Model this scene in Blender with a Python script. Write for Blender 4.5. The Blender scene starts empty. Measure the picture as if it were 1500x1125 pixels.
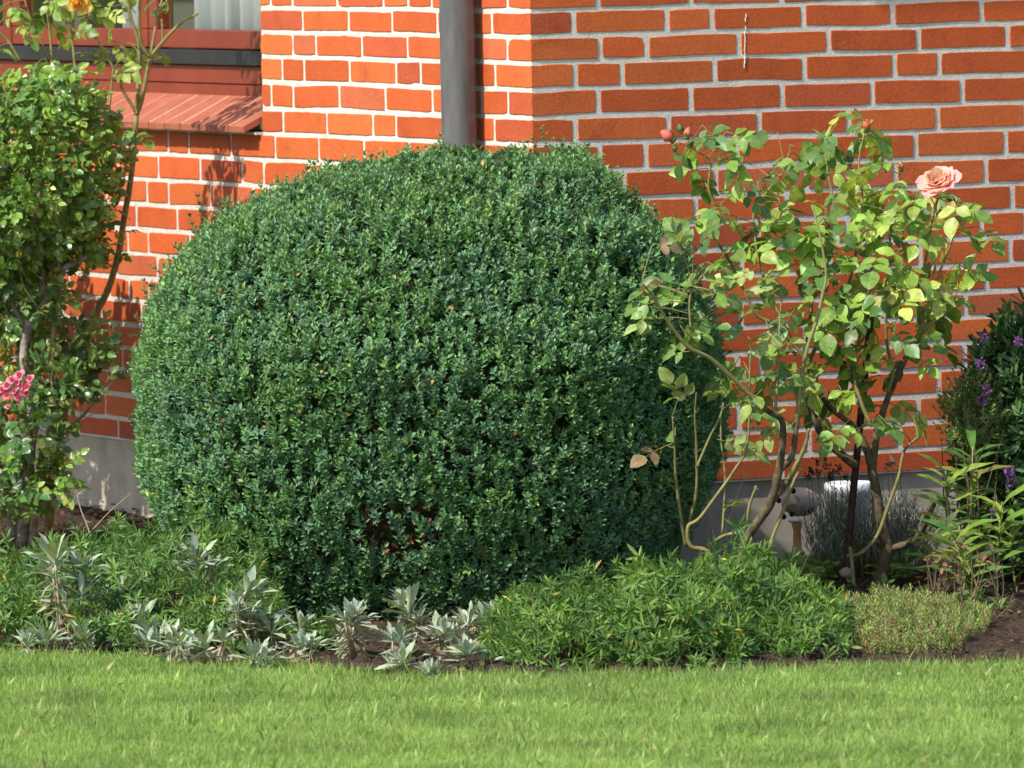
import bpy, bmesh, math, random
import numpy as np
from mathutils import Vector, Matrix

random.seed(7)
rng = np.random.default_rng(11)
scene = bpy.context.scene
COL = scene.collection

# ------------------------------------------------------------------ camera
F_PX, CAM_H, PITCH, ROLL = 12200.0, 1.65, math.atan(737/12200.0), 0.019
cF = np.array([0, math.cos(PITCH), -math.sin(PITCH)])
_h = np.array([1.0, 0, 0]); _v = np.array([0, math.sin(PITCH), math.cos(PITCH)])
cR = _h*math.cos(ROLL) - _v*math.sin(ROLL)
cU = _v*math.cos(ROLL) + _h*math.sin(ROLL)
CO = np.array([0, 0, CAM_H])
def ray(px, py): return cF + (px-750)/F_PX*cR - (py-562.5)/F_PX*cU
def P(px, py, d):
    D = ray(px, py); return CO + D*(d/D[1])
def G(px, py, z=0.0):
    D = ray(px, py); return CO + D*((z-CAM_H)/D[2])
CORNER = P(778, 100, 19.7); CORNER[2] = 0
PSI = math.atan(0.5)
eA = np.array([math.cos(PSI), math.sin(PSI), 0]); eB = np.array([-math.sin(PSI), math.cos(PSI), 0])
def hit(px, py, n, off=0.0):
    O = CO-CORNER; D = ray(px, py); t = (off-O@n)/(D@n); q = O+D*t
    return q@eA, q@eB, q[2]
cam_d = bpy.data.cameras.new('camera'); cam = bpy.data.objects.new('camera', cam_d); COL.objects.link(cam)
M = Matrix(((cR[0], cU[0], -cF[0], 0), (cR[1], cU[1], -cF[1], 0), (cR[2], cU[2], -cF[2], CAM_H), (0, 0, 0, 1)))
cam.matrix_world = M
cam_d.sensor_width = 36; cam_d.lens = F_PX/1500*36; cam_d.clip_start = 0.5; cam_d.clip_end = 2000
cam_d.dof.use_dof = True; cam_d.dof.focus_distance = 18.6; cam_d.dof.aperture_fstop = 13
scene.camera = cam

# ------------------------------------------------------------------ light
EL = math.radians(45)
sh = -eA*1.0 - eB*0.27; sh /= np.linalg.norm(sh)
SUN = np.array([sh[0]*math.cos(EL), sh[1]*math.cos(EL), math.sin(EL)])
sl = bpy.data.lights.new('sun', 'SUN'); so = bpy.data.objects.new('sun', sl); COL.objects.link(so)
sl.energy = 4.4; sl.angle = math.radians(0.53); sl.color = (1.0, 0.95, 0.86)
so.rotation_euler = Vector(SUN).to_track_quat('Z', 'Y').to_euler(); so.location = (0, 0, 30)
w = bpy.data.worlds.new('World'); scene.world = w; w.use_nodes = True
nt = w.node_tree; nt.nodes.clear()
sky = nt.nodes.new('ShaderNodeTexSky'); sky.sky_type = 'NISHITA'; sky.sun_disc = False
sky.sun_elevation = EL; sky.sun_rotation = math.atan2(SUN[0], SUN[1]); sky.air_density = 1.0; sky.dust_density = 1.6
bg = nt.nodes.new('ShaderNodeBackground'); bg.inputs[1].default_value = 0.15
wo = nt.nodes.new('ShaderNodeOutputWorld')
nt.links.new(sky.outputs[0], bg.inputs[0]); nt.links.new(bg.outputs[0], wo.inputs[0])
scene.view_settings.view_transform = 'Standard'; scene.view_settings.look = 'None'
scene.view_settings.exposure = 0.45; scene.view_settings.gamma = 1.0
scene.render.engine = 'CYCLES'

# ------------------------------------------------------------------ materials
def newmat(name):
    m = bpy.data.materials.new(name); m.use_nodes = True; t = m.node_tree
    return m, t, t.nodes['Principled BSDF'], t.nodes['Material Output']
def N(t, typ, **kw):
    n = t.nodes.new(typ)
    for k, v in kw.items():
        if k.startswith('i_'): n.inputs[int(k[2:])].default_value = v
        else: setattr(n, k, v)
    return n
def ramp(t, stops):
    n = t.nodes.new('ShaderNodeValToRGB'); e = n.color_ramp.elements
    while len(e) < len(stops): e.new(0.5)
    for el, (p, c) in zip(e, stops):
        el.position = p; el.color = (*c, 1) if len(c) == 3 else c
    return n
def noise(t, scale, detail=3, rough=0.6, vec=None):
    n = t.nodes.new('ShaderNodeTexNoise'); n.inputs['Scale'].default_value = scale
    n.inputs['Detail'].default_value = detail; n.inputs['Roughness'].default_value = rough
    if vec: t.links.new(vec, n.inputs['Vector'])
    return n
def coord(t):
    g = t.nodes.new('ShaderNodeTexCoord'); return g.outputs['Object']
def mix(t, fac, a, b, mode='MIX'):
    n = t.nodes.new('ShaderNodeMix'); n.data_type = 'RGBA'; n.blend_type = mode
    for sock, v in ((n.inputs[0], fac), (n.inputs[6], a), (n.inputs[7], b)):
        if hasattr(v, 'links'): t.links.new(v, sock)
        elif isinstance(v, (int, float)): sock.default_value = v
        else: sock.default_value = (*v, 1)
    return n.outputs[2]
def bump(t, h, strength, dist, bs):
    n = t.nodes.new('ShaderNodeBump'); n.inputs['Strength'].default_value = strength
    n.inputs['Distance'].default_value = dist
    t.links.new(h, n.inputs['Height']); t.links.new(n.outputs[0], bs.inputs['Normal']); return n

def leaf_mat(name, rough=0.45, transl=0.28, spec=0.4, vein=0.25, spots=None, nscale=60):
    m, t, bs, out = newmat(name)
    at = N(t, 'ShaderNodeAttribute', attribute_name='Col')
    co = coord(t); nz = noise(t, nscale, 3, 0.6, co)
    r = ramp(t, [(0.3, (0.72, 0.72, 0.72)), (0.7, (1.25, 1.25, 1.2))]); t.links.new(nz.outputs['Fac'], r.inputs[0])
    c = mix(t, 1.0, at.outputs['Color'], r.outputs[0], 'MULTIPLY')
    uv = t.nodes.new('ShaderNodeUVMap'); sp = t.nodes.new('ShaderNodeSeparateXYZ'); t.links.new(uv.outputs[0], sp.inputs[0])
    a1 = N(t, 'ShaderNodeMath', operation='SUBTRACT'); a1.inputs[1].default_value = 0.5; t.links.new(sp.outputs[1], a1.inputs[0])
    a2 = N(t, 'ShaderNodeMath', operation='ABSOLUTE'); t.links.new(a1.outputs[0], a2.inputs[0])
    rv = ramp(t, [(0.02, (1, 1, 1)), (0.07, (0, 0, 0))]); t.links.new(a2.outputs[0], rv.inputs[0])
    mv = N(t, 'ShaderNodeMath', operation='MULTIPLY'); mv.inputs[1].default_value = vein; t.links.new(rv.outputs[0], mv.inputs[0])
    light = mix(t, 1.0, c, (2.0, 1.8, 1.8), 'MULTIPLY')
    c = mix(t, mv.outputs[0], c, light)
    if vein > 0.2 and spots is not None:      # side veins
        b1 = N(t, 'ShaderNodeMath', operation='SUBTRACT'); t.links.new(sp.outputs[0], b1.inputs[0]); t.links.new(a2.outputs[0], b1.inputs[1])
        b2 = N(t, 'ShaderNodeMath', operation='MULTIPLY'); b2.inputs[1].default_value = 44; t.links.new(b1.outputs[0], b2.inputs[0])
        b3 = N(t, 'ShaderNodeMath', operation='SINE'); t.links.new(b2.outputs[0], b3.inputs[0])
        rb = ramp(t, [(0.75, (0, 0, 0)), (1.0, (0.3, 0.3, 0.3))]); t.links.new(b3.outputs[0], rb.inputs[0])
        c = mix(t, rb.outputs[0], c, light)
    if spots:
        n2 = noise(t, spots[0], 2, 0.5, co); r2 = ramp(t, [(spots[1], (0, 0, 0)), (spots[1]+0.08, (1, 1, 1))]); t.links.new(n2.outputs['Fac'], r2.inputs[0])
        c = mix(t, r2.outputs[0], c, spots[2])
        n3 = noise(t, spots[0]*2.1, 2, 0.5, co); r3 = ramp(t, [(0.68, (0, 0, 0)), (0.74, (0.8, 0.8, 0.8))]); t.links.new(n3.outputs['Fac'], r3.inputs[0])
        c = mix(t, r3.outputs[0], c, (0.10, 0.055, 0.03))
    t.links.new(c, bs.inputs['Base Color']); bs.inputs['Roughness'].default_value = rough
    bs.inputs['Specular IOR Level'].default_value = spec
    tr = t.nodes.new('ShaderNodeBsdfTranslucent'); tc = mix(t, 1.0, c, (1.3, 1.35, 0.6), 'MULTIPLY'); t.links.new(tc, tr.inputs[0])
    ms = t.nodes.new('ShaderNodeMixShader'); ms.inputs[0].default_value = transl
    t.links.new(bs.outputs[0], ms.inputs[1]); t.links.new(tr.outputs[0], ms.inputs[2]); t.links.new(ms.outputs[0], out.inputs[0])
    return m

def simple_mat(name, c1, c2, scale=20, rough=0.6, bmp=0.0, bd=0.002, spec=0.4, metal=0, detail=4, stretch=None):
    m, t, bs, out = newmat(name); co = coord(t)
    if stretch:
        mp = t.nodes.new('ShaderNodeMapping'); mp.inputs['Scale'].default_value = stretch; t.links.new(co, mp.inputs[0]); co = mp.outputs[0]
    nz = noise(t, scale, detail, 0.6, co); r = ramp(t, [(0.32, c1), (0.68, c2)]); t.links.new(nz.outputs['Fac'], r.inputs[0])
    t.links.new(r.outputs[0], bs.inputs['Base Color']); bs.inputs['Roughness'].default_value = rough
    bs.inputs['Specular IOR Level'].default_value = spec; bs.inputs['Metallic'].default_value = metal
    if bmp: bump(t, nz.outputs['Fac'], bmp, bd, bs)
    return m

def brick_mat():
    m, t, bs, out = newmat('brick'); at = N(t, 'ShaderNodeAttribute', attribute_name='Col'); co = coord(t)
    n1 = noise(t, 9, 4, 0.65, co); r1 = ramp(t, [(0.25, (0.74, 0.68, 0.70)), (0.42, (0.97, 0.96, 0.96)), (0.75, (1.12, 1.16, 1.14))]); t.links.new(n1.outputs['Fac'], r1.inputs[0])
    c = mix(t, 1.0, at.outputs['Color'], r1.outputs[0], 'MULTIPLY')
    n2 = noise(t, 140, 3, 0.7, co); r2 = ramp(t, [(0.3, (0.76, 0.74, 0.74)), (0.7, (1.14, 1.14, 1.14))]); t.links.new(n2.outputs['Fac'], r2.inputs[0])
    c = mix(t, 1.0, c, r2.outputs[0], 'MULTIPLY')
    n3 = noise(t, 26, 6, 0.8, co); r3 = ramp(t, [(0.60, (0, 0, 0)), (0.78, (0.5, 0.5, 0.5))]); t.links.new(n3.outputs['Fac'], r3.inputs[0])
    c = mix(t, r3.outputs[0], c, (0.48, 0.30, 0.23))       # faint lime bloom
    n4 = noise(t, 55, 4, 0.7, co); r4 = ramp(t, [(0.70, (0, 0, 0)), (0.76, (0.75, 0.75, 0.75))]); t.links.new(n4.outputs['Fac'], r4.inputs[0])
    c = mix(t, r4.outputs[0], c, (0.16, 0.05, 0.03))       # small burnt pits
    t.links.new(c, bs.inputs['Base Color']); bs.inputs['Roughness'].default_value = 0.72; bs.inputs['Specular IOR Level'].default_value = 0.3
    ad = N(t, 'ShaderNodeMath', operation='ADD'); t.links.new(n2.outputs['Fac'], ad.inputs[0]); t.links.new(n3.outputs['Fac'], ad.inputs[1])
    bump(t, ad.outputs[0], 0.55, 0.0015, bs); return m

def mortar_mat():
    m, t, bs, out = newmat('mortar'); co = coord(t)
    n1 = noise(t, 30, 5, 0.7, co); r1 = ramp(t, [(0.28, (0.50, 0.47, 0.41)), (0.45, (0.64, 0.61, 0.54)), (0.72, (0.75, 0.73, 0.67))]); t.links.new(n1.outputs['Fac'], r1.inputs[0])
    n2 = noise(t, 300, 3, 0.7, co); r2 = ramp(t, [(0.25, (0.8, 0.8, 0.8)), (0.7, (1.08, 1.08, 1.08))]); t.links.new(n2.outputs['Fac'], r2.inputs[0])
    c = mix(t, 1.0, r1.outputs[0], r2.outputs[0], 'MULTIPLY')
    t.links.new(c, bs.inputs['Base Color']); bs.inputs['Roughness'].default_value = 0.9
    ad = N(t, 'ShaderNodeMath', operation='ADD'); t.links.new(n1.outputs['Fac'], ad.inputs[0]); t.links.new(n2.outputs['Fac'], ad.inputs[1])
    bump(t, ad.outputs[0], 0.8, 0.003, bs); return m

def petal_mat(name, tr=0.35):
    m, t, bs, out = newmat(name); at = N(t, 'ShaderNodeAttribute', attribute_name='Col')
    nz = noise(t, 80, 2, 0.5, coord(t)); r = ramp(t, [(0.3, (0.9, 0.9, 0.9)), (0.7, (1.08, 1.08, 1.08))]); t.links.new(nz.outputs['Fac'], r.inputs[0])
    c = mix(t, 1.0, at.outputs['Color'], r.outputs[0], 'MULTIPLY')
    t.links.new(c, bs.inputs['Base Color']); bs.inputs['Roughness'].default_value = 0.6
    trn = t.nodes.new('ShaderNodeBsdfTranslucent'); t.links.new(c, trn.inputs[0])
    ms = t.nodes.new('ShaderNodeMixShader'); ms.inputs[0].default_value = tr
    t.links.new(bs.outputs[0], ms.inputs[1]); t.links.new(trn.outputs[0], ms.inputs[2]); t.links.new(ms.outputs[0], out.inputs[0])
    return m

MB = brick_mat(); MM = mortar_mat(); MPET = petal_mat('petals', 0.45)
M_BOX = leaf_mat('boxwood_leaf', 0.55, 0.24, 0.5, 0.22, None, 40)
M_ROSE = leaf_mat('rose_leaf', 0.42, 0.33, 0.45, 0.28, (38, 0.66, (0.34, 0.28, 0.06)), 50)
M_ROSE2 = leaf_mat('shrub_rose_leaf', 0.32, 0.28, 0.55, 0.25, (30, 0.74, (0.28, 0.24, 0.06)), 50)
M_GREEN = leaf_mat('herb_leaf', 0.5, 0.3, 0.35, 0.3, None, 40)
M_SILV = leaf_mat('felted_leaf', 0.85, 0.15, 0.15, 0.35, None, 60)
M_GRASS = leaf_mat('grass_blade', 0.5, 0.4, 0.3, 0.0, None, 3)
M_DRY = leaf_mat('dry_leaf', 0.8, 0.2, 0.2, 0.2, None, 60)
M_STEMG = simple_mat('green_stem', (0.12, 0.13, 0.035), (0.27, 0.22, 0.09), 45, 0.6, 0.4, 0.001)
M_BARK = simple_mat('old_bark', (0.035, 0.028, 0.014), (0.15, 0.115, 0.06), 55, 0.85, 0.9, 0.004)
M_GREY = simple_mat('grey_bark', (0.12, 0.10, 0.08), (0.44, 0.39, 0.33), 40, 0.85, 0.8, 0.003)
M_TWIG = simple_mat('twig', (0.07, 0.05, 0.03), (0.16, 0.11, 0.06), 60, 0.8, 0.5, 0.002)
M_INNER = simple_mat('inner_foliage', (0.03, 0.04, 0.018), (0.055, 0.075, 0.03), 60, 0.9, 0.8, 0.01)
M_STRAW = simple_mat('straw', (0.30, 0.24, 0.15), (0.46, 0.38, 0.26), 60, 0.8)
M_SOIL = simple_mat('soil', (0.022, 0.015, 0.010), (0.095, 0.062, 0.042), 60, 0.95, 1.0, 0.02, 0.2, 0, 8)
M_TURF = simple_mat('turf', (0.12, 0.16, 0.04), (0.22, 0.27, 0.07), 30, 0.95, 0.6, 0.01, 0.2)
M_CONC = simple_mat('concrete', (0.33, 0.285, 0.225), (0.47, 0.42, 0.34), 13, 0.9, 0.5, 0.003, 0.2, 0, 8)
M_FRAME = simple_mat('red_paint', (0.165, 0.026, 0.013), (0.22, 0.038, 0.018), 6, 0.45, 0.0, 0.001, 0.3)
M_BLACK = simple_mat('black_rubber', (0.012, 0.012, 0.013), (0.022, 0.021, 0.022), 20, 0.5)
M_SILL = simple_mat('sill_tile', (0.30, 0.085, 0.045), (0.39, 0.12, 0.065), 18, 0.6, 0.3, 0.0006)
M_ZINC = simple_mat('pipe_grey', (0.075, 0.076, 0.079), (0.125, 0.124, 0.126), 9, 0.42, 0.0, 0.001, 0.5, 0.0, 6, (5, 5, 0.8))
M_RUST = simple_mat('rusty_iron', (0.030, 0.014, 0.011), (0.085, 0.036, 0.024), 60, 0.7, 0.6, 0.001)
M_STONE = simple_mat('pink_stone', (0.44, 0.36, 0.31), (0.64, 0.54, 0.47), 90, 0.9, 0.6, 0.002)
M_HOLE = simple_mat('dark_hole', (0.01, 0.009, 0.008), (0.02, 0.018, 0.016), 20, 0.9)
M_WHITE = simple_mat('white_glaze', (0.62, 0.63, 0.66), (0.74, 0.75, 0.78), 8, 0.25)
M_TERRA = simple_mat('terracotta', (0.55, 0.26, 0.12), (0.66, 0.36, 0.19), 40, 0.7)
M_CURT = simple_mat('curtain', (0.62, 0.66, 0.70), (0.78, 0.81, 0.84), 5, 0.85, 0.0, 0.001, 0.2, 0, 3, (6, 6, 0.4))
M_CURTB = simple_mat('curtain_beige', (0.34, 0.26, 0.20), (0.44, 0.34, 0.27), 5, 0.85)
M_ROOM = simple_mat('room_wall', (0.10, 0.09, 0.08), (0.13, 0.12, 0.11), 5, 0.9)
M_ROOF = simple_mat('roof_tile', (0.10, 0.03, 0.02), (0.16, 0.05, 0.03), 8, 0.8)
M_DRIP = simple_mat('white_drip', (0.70, 0.69, 0.66), (0.8, 0.79, 0.76), 50, 0.8)
mg, t, bs, out = newmat('window_glass')
gl = t.nodes.new('ShaderNodeBsdfGlossy'); gl.inputs['Roughness'].default_value = 0.02
tp = t.nodes.new('ShaderNodeBsdfTransparent'); tp.inputs[0].default_value = (0.95, 0.97, 0.97, 1)
fr = t.nodes.new('ShaderNodeFresnel'); fr.inputs[0].default_value = 1.6
ms = t.nodes.new('ShaderNodeMixShader'); ge = t.nodes.new('ShaderNodeNewGeometry'); m1 = N(t, 'ShaderNodeMath', operation='SUBTRACT'); m1.inputs[0].default_value = 1.0; t.links.new(ge.outputs['Backfacing'], m1.inputs[1]); m2 = N(t, 'ShaderNodeMath', operation='MULTIPLY'); t.links.new(m1.outputs[0], m2.inputs[0]); t.links.new(fr.outputs[0], m2.inputs[1]); t.links.new(m2.outputs[0], ms.inputs[0]); t.links.new(tp.outputs[0], ms.inputs[1]); t.links.new(gl.outputs[0], ms.inputs[2]); t.links.new(ms.outputs[0], out.inputs[0])
M_GLASS = mg

# ------------------------------------------------------------------ object helpers
def props(o, label=None, cat=None, group=None, kind=None):
    if label: o['label'] = label
    if cat: o['category'] = cat
    if group: o['group'] = group
    if kind: o['kind'] = kind
    return o
def empty(name, loc, label, cat, group=None, rz=0):
    o = bpy.data.objects.new(name, None); COL.objects.link(o); o.location = loc; o.rotation_euler = (0, 0, rz)
    o.empty_display_size = 0.05
    return props(o, label, cat, group)
def raw_obj(name, V, faces, mat, parent=None, smooth=False, world=False, mats=None, matidx=None):
    """V in world coordinates when world=True (converted to the parent's frame)."""
    V = np.asarray(V, dtype=np.float64)
    me = bpy.data.meshes.new(name); 
    if isinstance(faces, np.ndarray):
        me.vertices.add(len(V)); n, k = faces.shape
        me.loops.add(n*k); me.polygons.add(n)
        me.loops.foreach_set('vertex_index', faces.ravel().astype(np.int32))
        me.polygons.foreach_set('loop_start', np.arange(0, n*k, k, dtype=np.int32))
        me.polygons.foreach_set('loop_total', np.full(n, k, dtype=np.int32))
    else:
        me.from_pydata([tuple(v) for v in V], [], faces)
    o = bpy.data.objects.new(name, me); COL.objects.link(o)
    if parent is not None:
        o.parent = parent
        if world:
            L = np.array(parent.location); rz = -parent.rotation_euler[2]; p = parent.parent
            V = V-L
            if rz:
                c, s = math.cos(rz), math.sin(rz); V = V @ np.array([[c, s, 0], [-s, c, 0], [0, 0, 1]])
    me.vertices.foreach_set('co', V.astype(np.float32).ravel())
    for mm in (mats or [mat]): me.materials.append(mm)
    if matidx is not None: me.polygons.foreach_set('material_index', np.asarray(matidx, dtype=np.int32))
    me.update(calc_edges=True)
    me.polygons.foreach_set('use_smooth', np.full(len(me.polygons), bool(smooth)))
    return o
def set_col(o, C):
    a = o.data.color_attributes.new('Col', 'FLOAT_COLOR', 'POINT')
    A = np.ones((len(C), 4), np.float32); A[:, :3] = C; a.data.foreach_set('color', A.ravel())
def norm(v): return v/np.maximum(np.linalg.norm(v, axis=-1, keepdims=True), 1e-9)
def rv(n, s=1.0): return rng.normal(size=(n, 3))*s

def template(kind):
    """leaf templates: (u, v) points, triangles"""
    if kind == 'tiny': rows = [(0, 0), (0.5, 1.0), (1, 0)]
    elif kind == 'lance': rows = [(0, 0.12), (0.3, 0.75), (0.65, 1.0), (1, 0)]
    elif kind == 'blade': rows = [(0, 1.0), (0.55, 0.8), (1, 0)]
    elif kind == 'oval': rows = [(0, 0), (0.12, 0.52), (0.3, 0.92), (0.5, 1.0), (0.7, 0.82), (0.88, 0.4), (1, 0)]
    elif kind == 'spoon': rows = [(0, 0.15), (0.3, 0.4), (0.6, 0.92), (0.82, 0.85), (1, 0)]
    elif kind == 'round': rows = [(0, 0), (0.25, 0.8), (0.6, 1.0), (0.88, 0.6), (1, 0)]
    pts, tris, prev = [], [], None
    for u, wd in rows:
        if wd == 0: cur = [len(pts)]; pts.append((u, 0.0))
        elif kind == 'blade': cur = [len(pts), len(pts)+1]; pts += [(u, -wd), (u, wd)]
        else: cur = [len(pts), len(pts)+1, len(pts)+2]; pts += [(u, -wd), (u, 0.0), (u, wd)]
        if prev is not None:
            if len(prev) == 1:
                for i in range(len(cur)-1): tris.append((prev[0], cur[i+1], cur[i]))
            elif len(cur) == 1:
                for i in range(len(prev)-1): tris.append((prev[i], prev[i+1], cur[0]))
            else:
                for i in range(len(cur)-1): tris += [(prev[i], prev[i+1], cur[i+1]), (prev[i], cur[i+1], cur[i])]
        prev = cur
    return np.array(pts), np.array(tris)
TPL = {k: template(k) for k in ('tiny', 'lance', 'blade', 'oval', 'spoon', 'round')}

class Cloud:
    """collects leaves of one template; build() makes ONE mesh"""
    def __init__(s, kind): s.kind = kind; s.d = []
    def add(s, base, D, Nn, L, W, col, bend=0.15, fold=0.25):
        base = np.atleast_2d(base).astype(float); n = len(base)
        D = norm(np.broadcast_to(D, (n, 3)).astype(float)); Nn = np.broadcast_to(Nn, (n, 3)).astype(float)
        Nn = norm(Nn - (Nn*D).sum(1, keepdims=True)*D + 1e-6)
        f = lambda x: np.broadcast_to(np.asarray(x, float), (n,)).copy()
        s.d.append((base, D, Nn, f(L), f(W), np.broadcast_to(col, (n, 3)).astype(float), f(bend), f(fold)))
    def build(s, name, mat, parent=None, smooth=False):
        T, tris = TPL[s.kind]; A = [np.concatenate([x[i] for x in s.d]) for i in range(8)]
        base, D, Nn, L, W, C, bend, fold = A; S = np.cross(Nn, D); n = len(base); k = len(T)
        u = T[:, 0][None, :, None]; v = T[:, 1][None, :, None]
        L_ = L[:, None, None]; W_ = W[:, None, None]*0.5
        V = base[:, None] + L_*u*D[:, None] - (L_*bend[:, None, None]*u*u)*Nn[:, None] + W_*v*S[:, None] + W_*fold[:, None, None]*np.abs(v)*Nn[:, None]
        if k > 12: V = V + rng.normal(size=V.shape)*(L_*0.018)
        V = V.reshape(-1, 3); Fc = (tris[None]+np.arange(n)[:, None, None]*k).reshape(-1, 3)
        o = raw_obj(name, V, Fc, mat, parent, smooth, world=True)
        set_col(o, np.repeat(C, k, axis=0))
        uvl = o.data.uv_layers.new(name='UVMap'); uvp = np.stack([T[:, 0], T[:, 1]*0.5+0.5], 1)
        uvl.data.foreach_set('uv', uvp[tris.ravel()][None].repeat(n, 0).reshape(-1).astype(np.float32))
        return o

def smooth_path(pts, rad, sub=4):
    pts = np.asarray(pts, float); rad = np.asarray(rad, float); n = len(pts)
    if n == 2: return np.array([pts[0]+(pts[1]-pts[0])*t for t in (0, .5, 1)]), np.array([rad[0], (rad[0]+rad[1])/2, rad[1]])
    E = np.vstack([2*pts[0]-pts[1], pts, 2*pts[-1]-pts[-2]]); o, r = [], []
    for i in range(n-1):
        for k in range(sub):
            t = k/sub; a, b, c, d = E[i], E[i+1], E[i+2], E[i+3]
            o.append(0.5*((2*b)+(-a+c)*t+(2*a-5*b+4*c-d)*t*t+(-a+3*b-3*c+d)*t**3)); r.append(rad[i]*(1-t)+rad[i+1]*t)
    o.append(pts[-1]); r.append(rad[-1]); return np.array(o), np.array(r)
class Tubes:
    def __init__(s): s.V, s.F, s.n = [], [], 0
    def add(s, pts, rad, sides=6, sub=4, knob=0.0):
        p, r = smooth_path(pts, rad, sub); m = len(p)
        tan = norm(np.gradient(p, axis=0)); ref = np.array([0, 1, 0.1]); ref = ref/np.linalg.norm(ref)
        if abs(tan[:, 1]).max() > 0.9: ref = np.array([1, 0, 0.1])
        X = norm(np.cross(tan, ref)); Y = np.cross(tan, X); a = np.arange(sides)/sides*2*math.pi
        rr = r[:, None]*(1+knob*rng.normal(size=(m, sides)))
        V = p[:, None]+rr[..., None]*(np.cos(a)[None, :, None]*X[:, None]+np.sin(a)[None, :, None]*Y[:, None])
        V = np.vstack([V.reshape(-1, 3), p[-1:]+tan[-1:]*r[-1]*0.6, p[:1]])
        for i in range(m-1):
            for j in range(sides):
                j2 = (j+1) % sides; s.F.append([s.n+i*sides+j, s.n+i*sides+j2, s.n+(i+1)*sides+j2, s.n+(i+1)*sides+j])
        top = s.n+m*sides
        for j in range(sides): s.F.append([s.n+(m-1)*sides+j, s.n+(m-1)*sides+(j+1) % sides, top]); s.F.append([s.n+(j+1) % sides, s.n+j, top+1])
        s.V.append(V); s.n += len(V)
    def build(s, name, mat, parent=None):
        return raw_obj(name, np.vstack(s.V), s.F, mat, parent, True, world=True)
class Boxes:
    def __init__(s): s.V, s.F = [], []
    def box(s, x0, x1, y0, y1, z0, z1):
        b = len(s.V); s.V += [(x, y, z) for z in (z0, z1) for y in (y0, y1) for x in (x0, x1)]
        s.F += [[b+i for i in f] for f in ((0, 2, 3, 1), (4, 5, 7, 6), (0, 1, 5, 4), (2, 6, 7, 3), (0, 4, 6, 2), (1, 3, 7, 5))]
    def build(s, name, mat, parent=None, bev=0.0):
        o = raw_obj(name, s.V, s.F, mat, parent)
        if bev:
            md = o.modifiers.new('bevel', 'BEVEL'); md.width = bev; md.segments = 2
        return o
def lathe(prof, cx, cy, z0, seg=20, tilt=None):
    V, Fc = [], []
    for r, z in prof:
        for k in range(seg):
            a = 2*math.pi*k/seg; V.append((cx+r*math.cos(a), cy+r*math.sin(a), z0+z))
    for i in range(len(prof)-1):
        for k in range(seg):
            k2 = (k+1) % seg; Fc.append([i*seg+k, i*seg+k2, (i+1)*seg+k2, (i+1)*seg+k])
    Fc.append(list(range(seg))[::-1]); Fc.append([(len(prof)-1)*seg+k for k in range(seg)])
    return V, Fc
def vary(c, n, s=0.15, hs=0.06):
    c = np.asarray(c, float); return np.clip(c*(1+rng.normal(size=(n, 1))*s)*(1+rng.normal(size=(n, 3))*hs), 0.003, 1)
def mixc(a, b, t): a = np.asarray(a, float); b = np.asarray(b, float); t = np.asarray(t)[:, None]; return a*(1-t)+b*t

# ------------------------------------------------------------------ setting: ground
gV = [(-300, -300, -0.03), (300, -300, -0.03), (300, 300, -0.03), (-300, 300, -0.03)]
props(raw_obj('ground', gV, [[0, 1, 2, 3]], M_TURF), kind='structure')
edge_px = [(-700, 925), (-300, 938), (0, 952), (200, 960), (400, 972), (600, 986), (800, 986), (1000, 984), (1230, 974), (1500, 970), (1900, 958), (2400, 945)]
edge = np.array([G(x, y+6, 0.0)[:2] for x, y in edge_px])
def edge_y(x): return np.interp(x, edge[:, 0], edge[:, 1])
def bumpy(x, y): return 0.010*np.sin(x*17+1.3*np.sin(y*11))*np.sin(y*19+x*5)+0.007*np.sin(x*47+y*13)*np.sin(y*41-x*9)
nx, ny = 260, 150
gx = np.linspace(-4, 4.5, nx); U = np.linspace(0, 1, ny)**1.3
X = np.repeat(gx[None], ny, 0); Y = edge_y(X)-0.02+U[:, None]*(24.5-edge_y(X))
Z = 0.004+bumpy(X, Y)+rng.normal(size=X.shape)*0.004; Z[0] = -0.035; Z[1] = np.minimum(Z[1], -0.01)
V = np.stack([X, Y, Z], -1).reshape(-1, 3); idx = np.arange(nx*ny).reshape(ny, nx)
Fq = np.stack([idx[:-1, :-1], idx[:-1, 1:], idx[1:, 1:], idx[1:, :-1]], -1).reshape(-1, 4)
props(raw_obj('garden_bed', V, Fq, M_SOIL, smooth=False), kind='structure')
nx, ny = 90, 60
X = np.repeat(np.linspace(-6, 6, nx)[None], ny, 0); Y = 9+np.linspace(0, 1, ny)[:, None]*(edge_y(X)+0.0-9)
Z = 0.0+0*X; V = np.stack([X, Y, Z], -1).reshape(-1, 3); idx = np.arange(nx*ny).reshape(ny, nx)
Fq = np.stack([idx[:-1, :-1], idx[:-1, 1:], idx[1:, 1:], idx[1:, :-1]], -1).reshape(-1, 4)
props(raw_obj('lawn', V, Fq, M_TURF), kind='structure')

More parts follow.
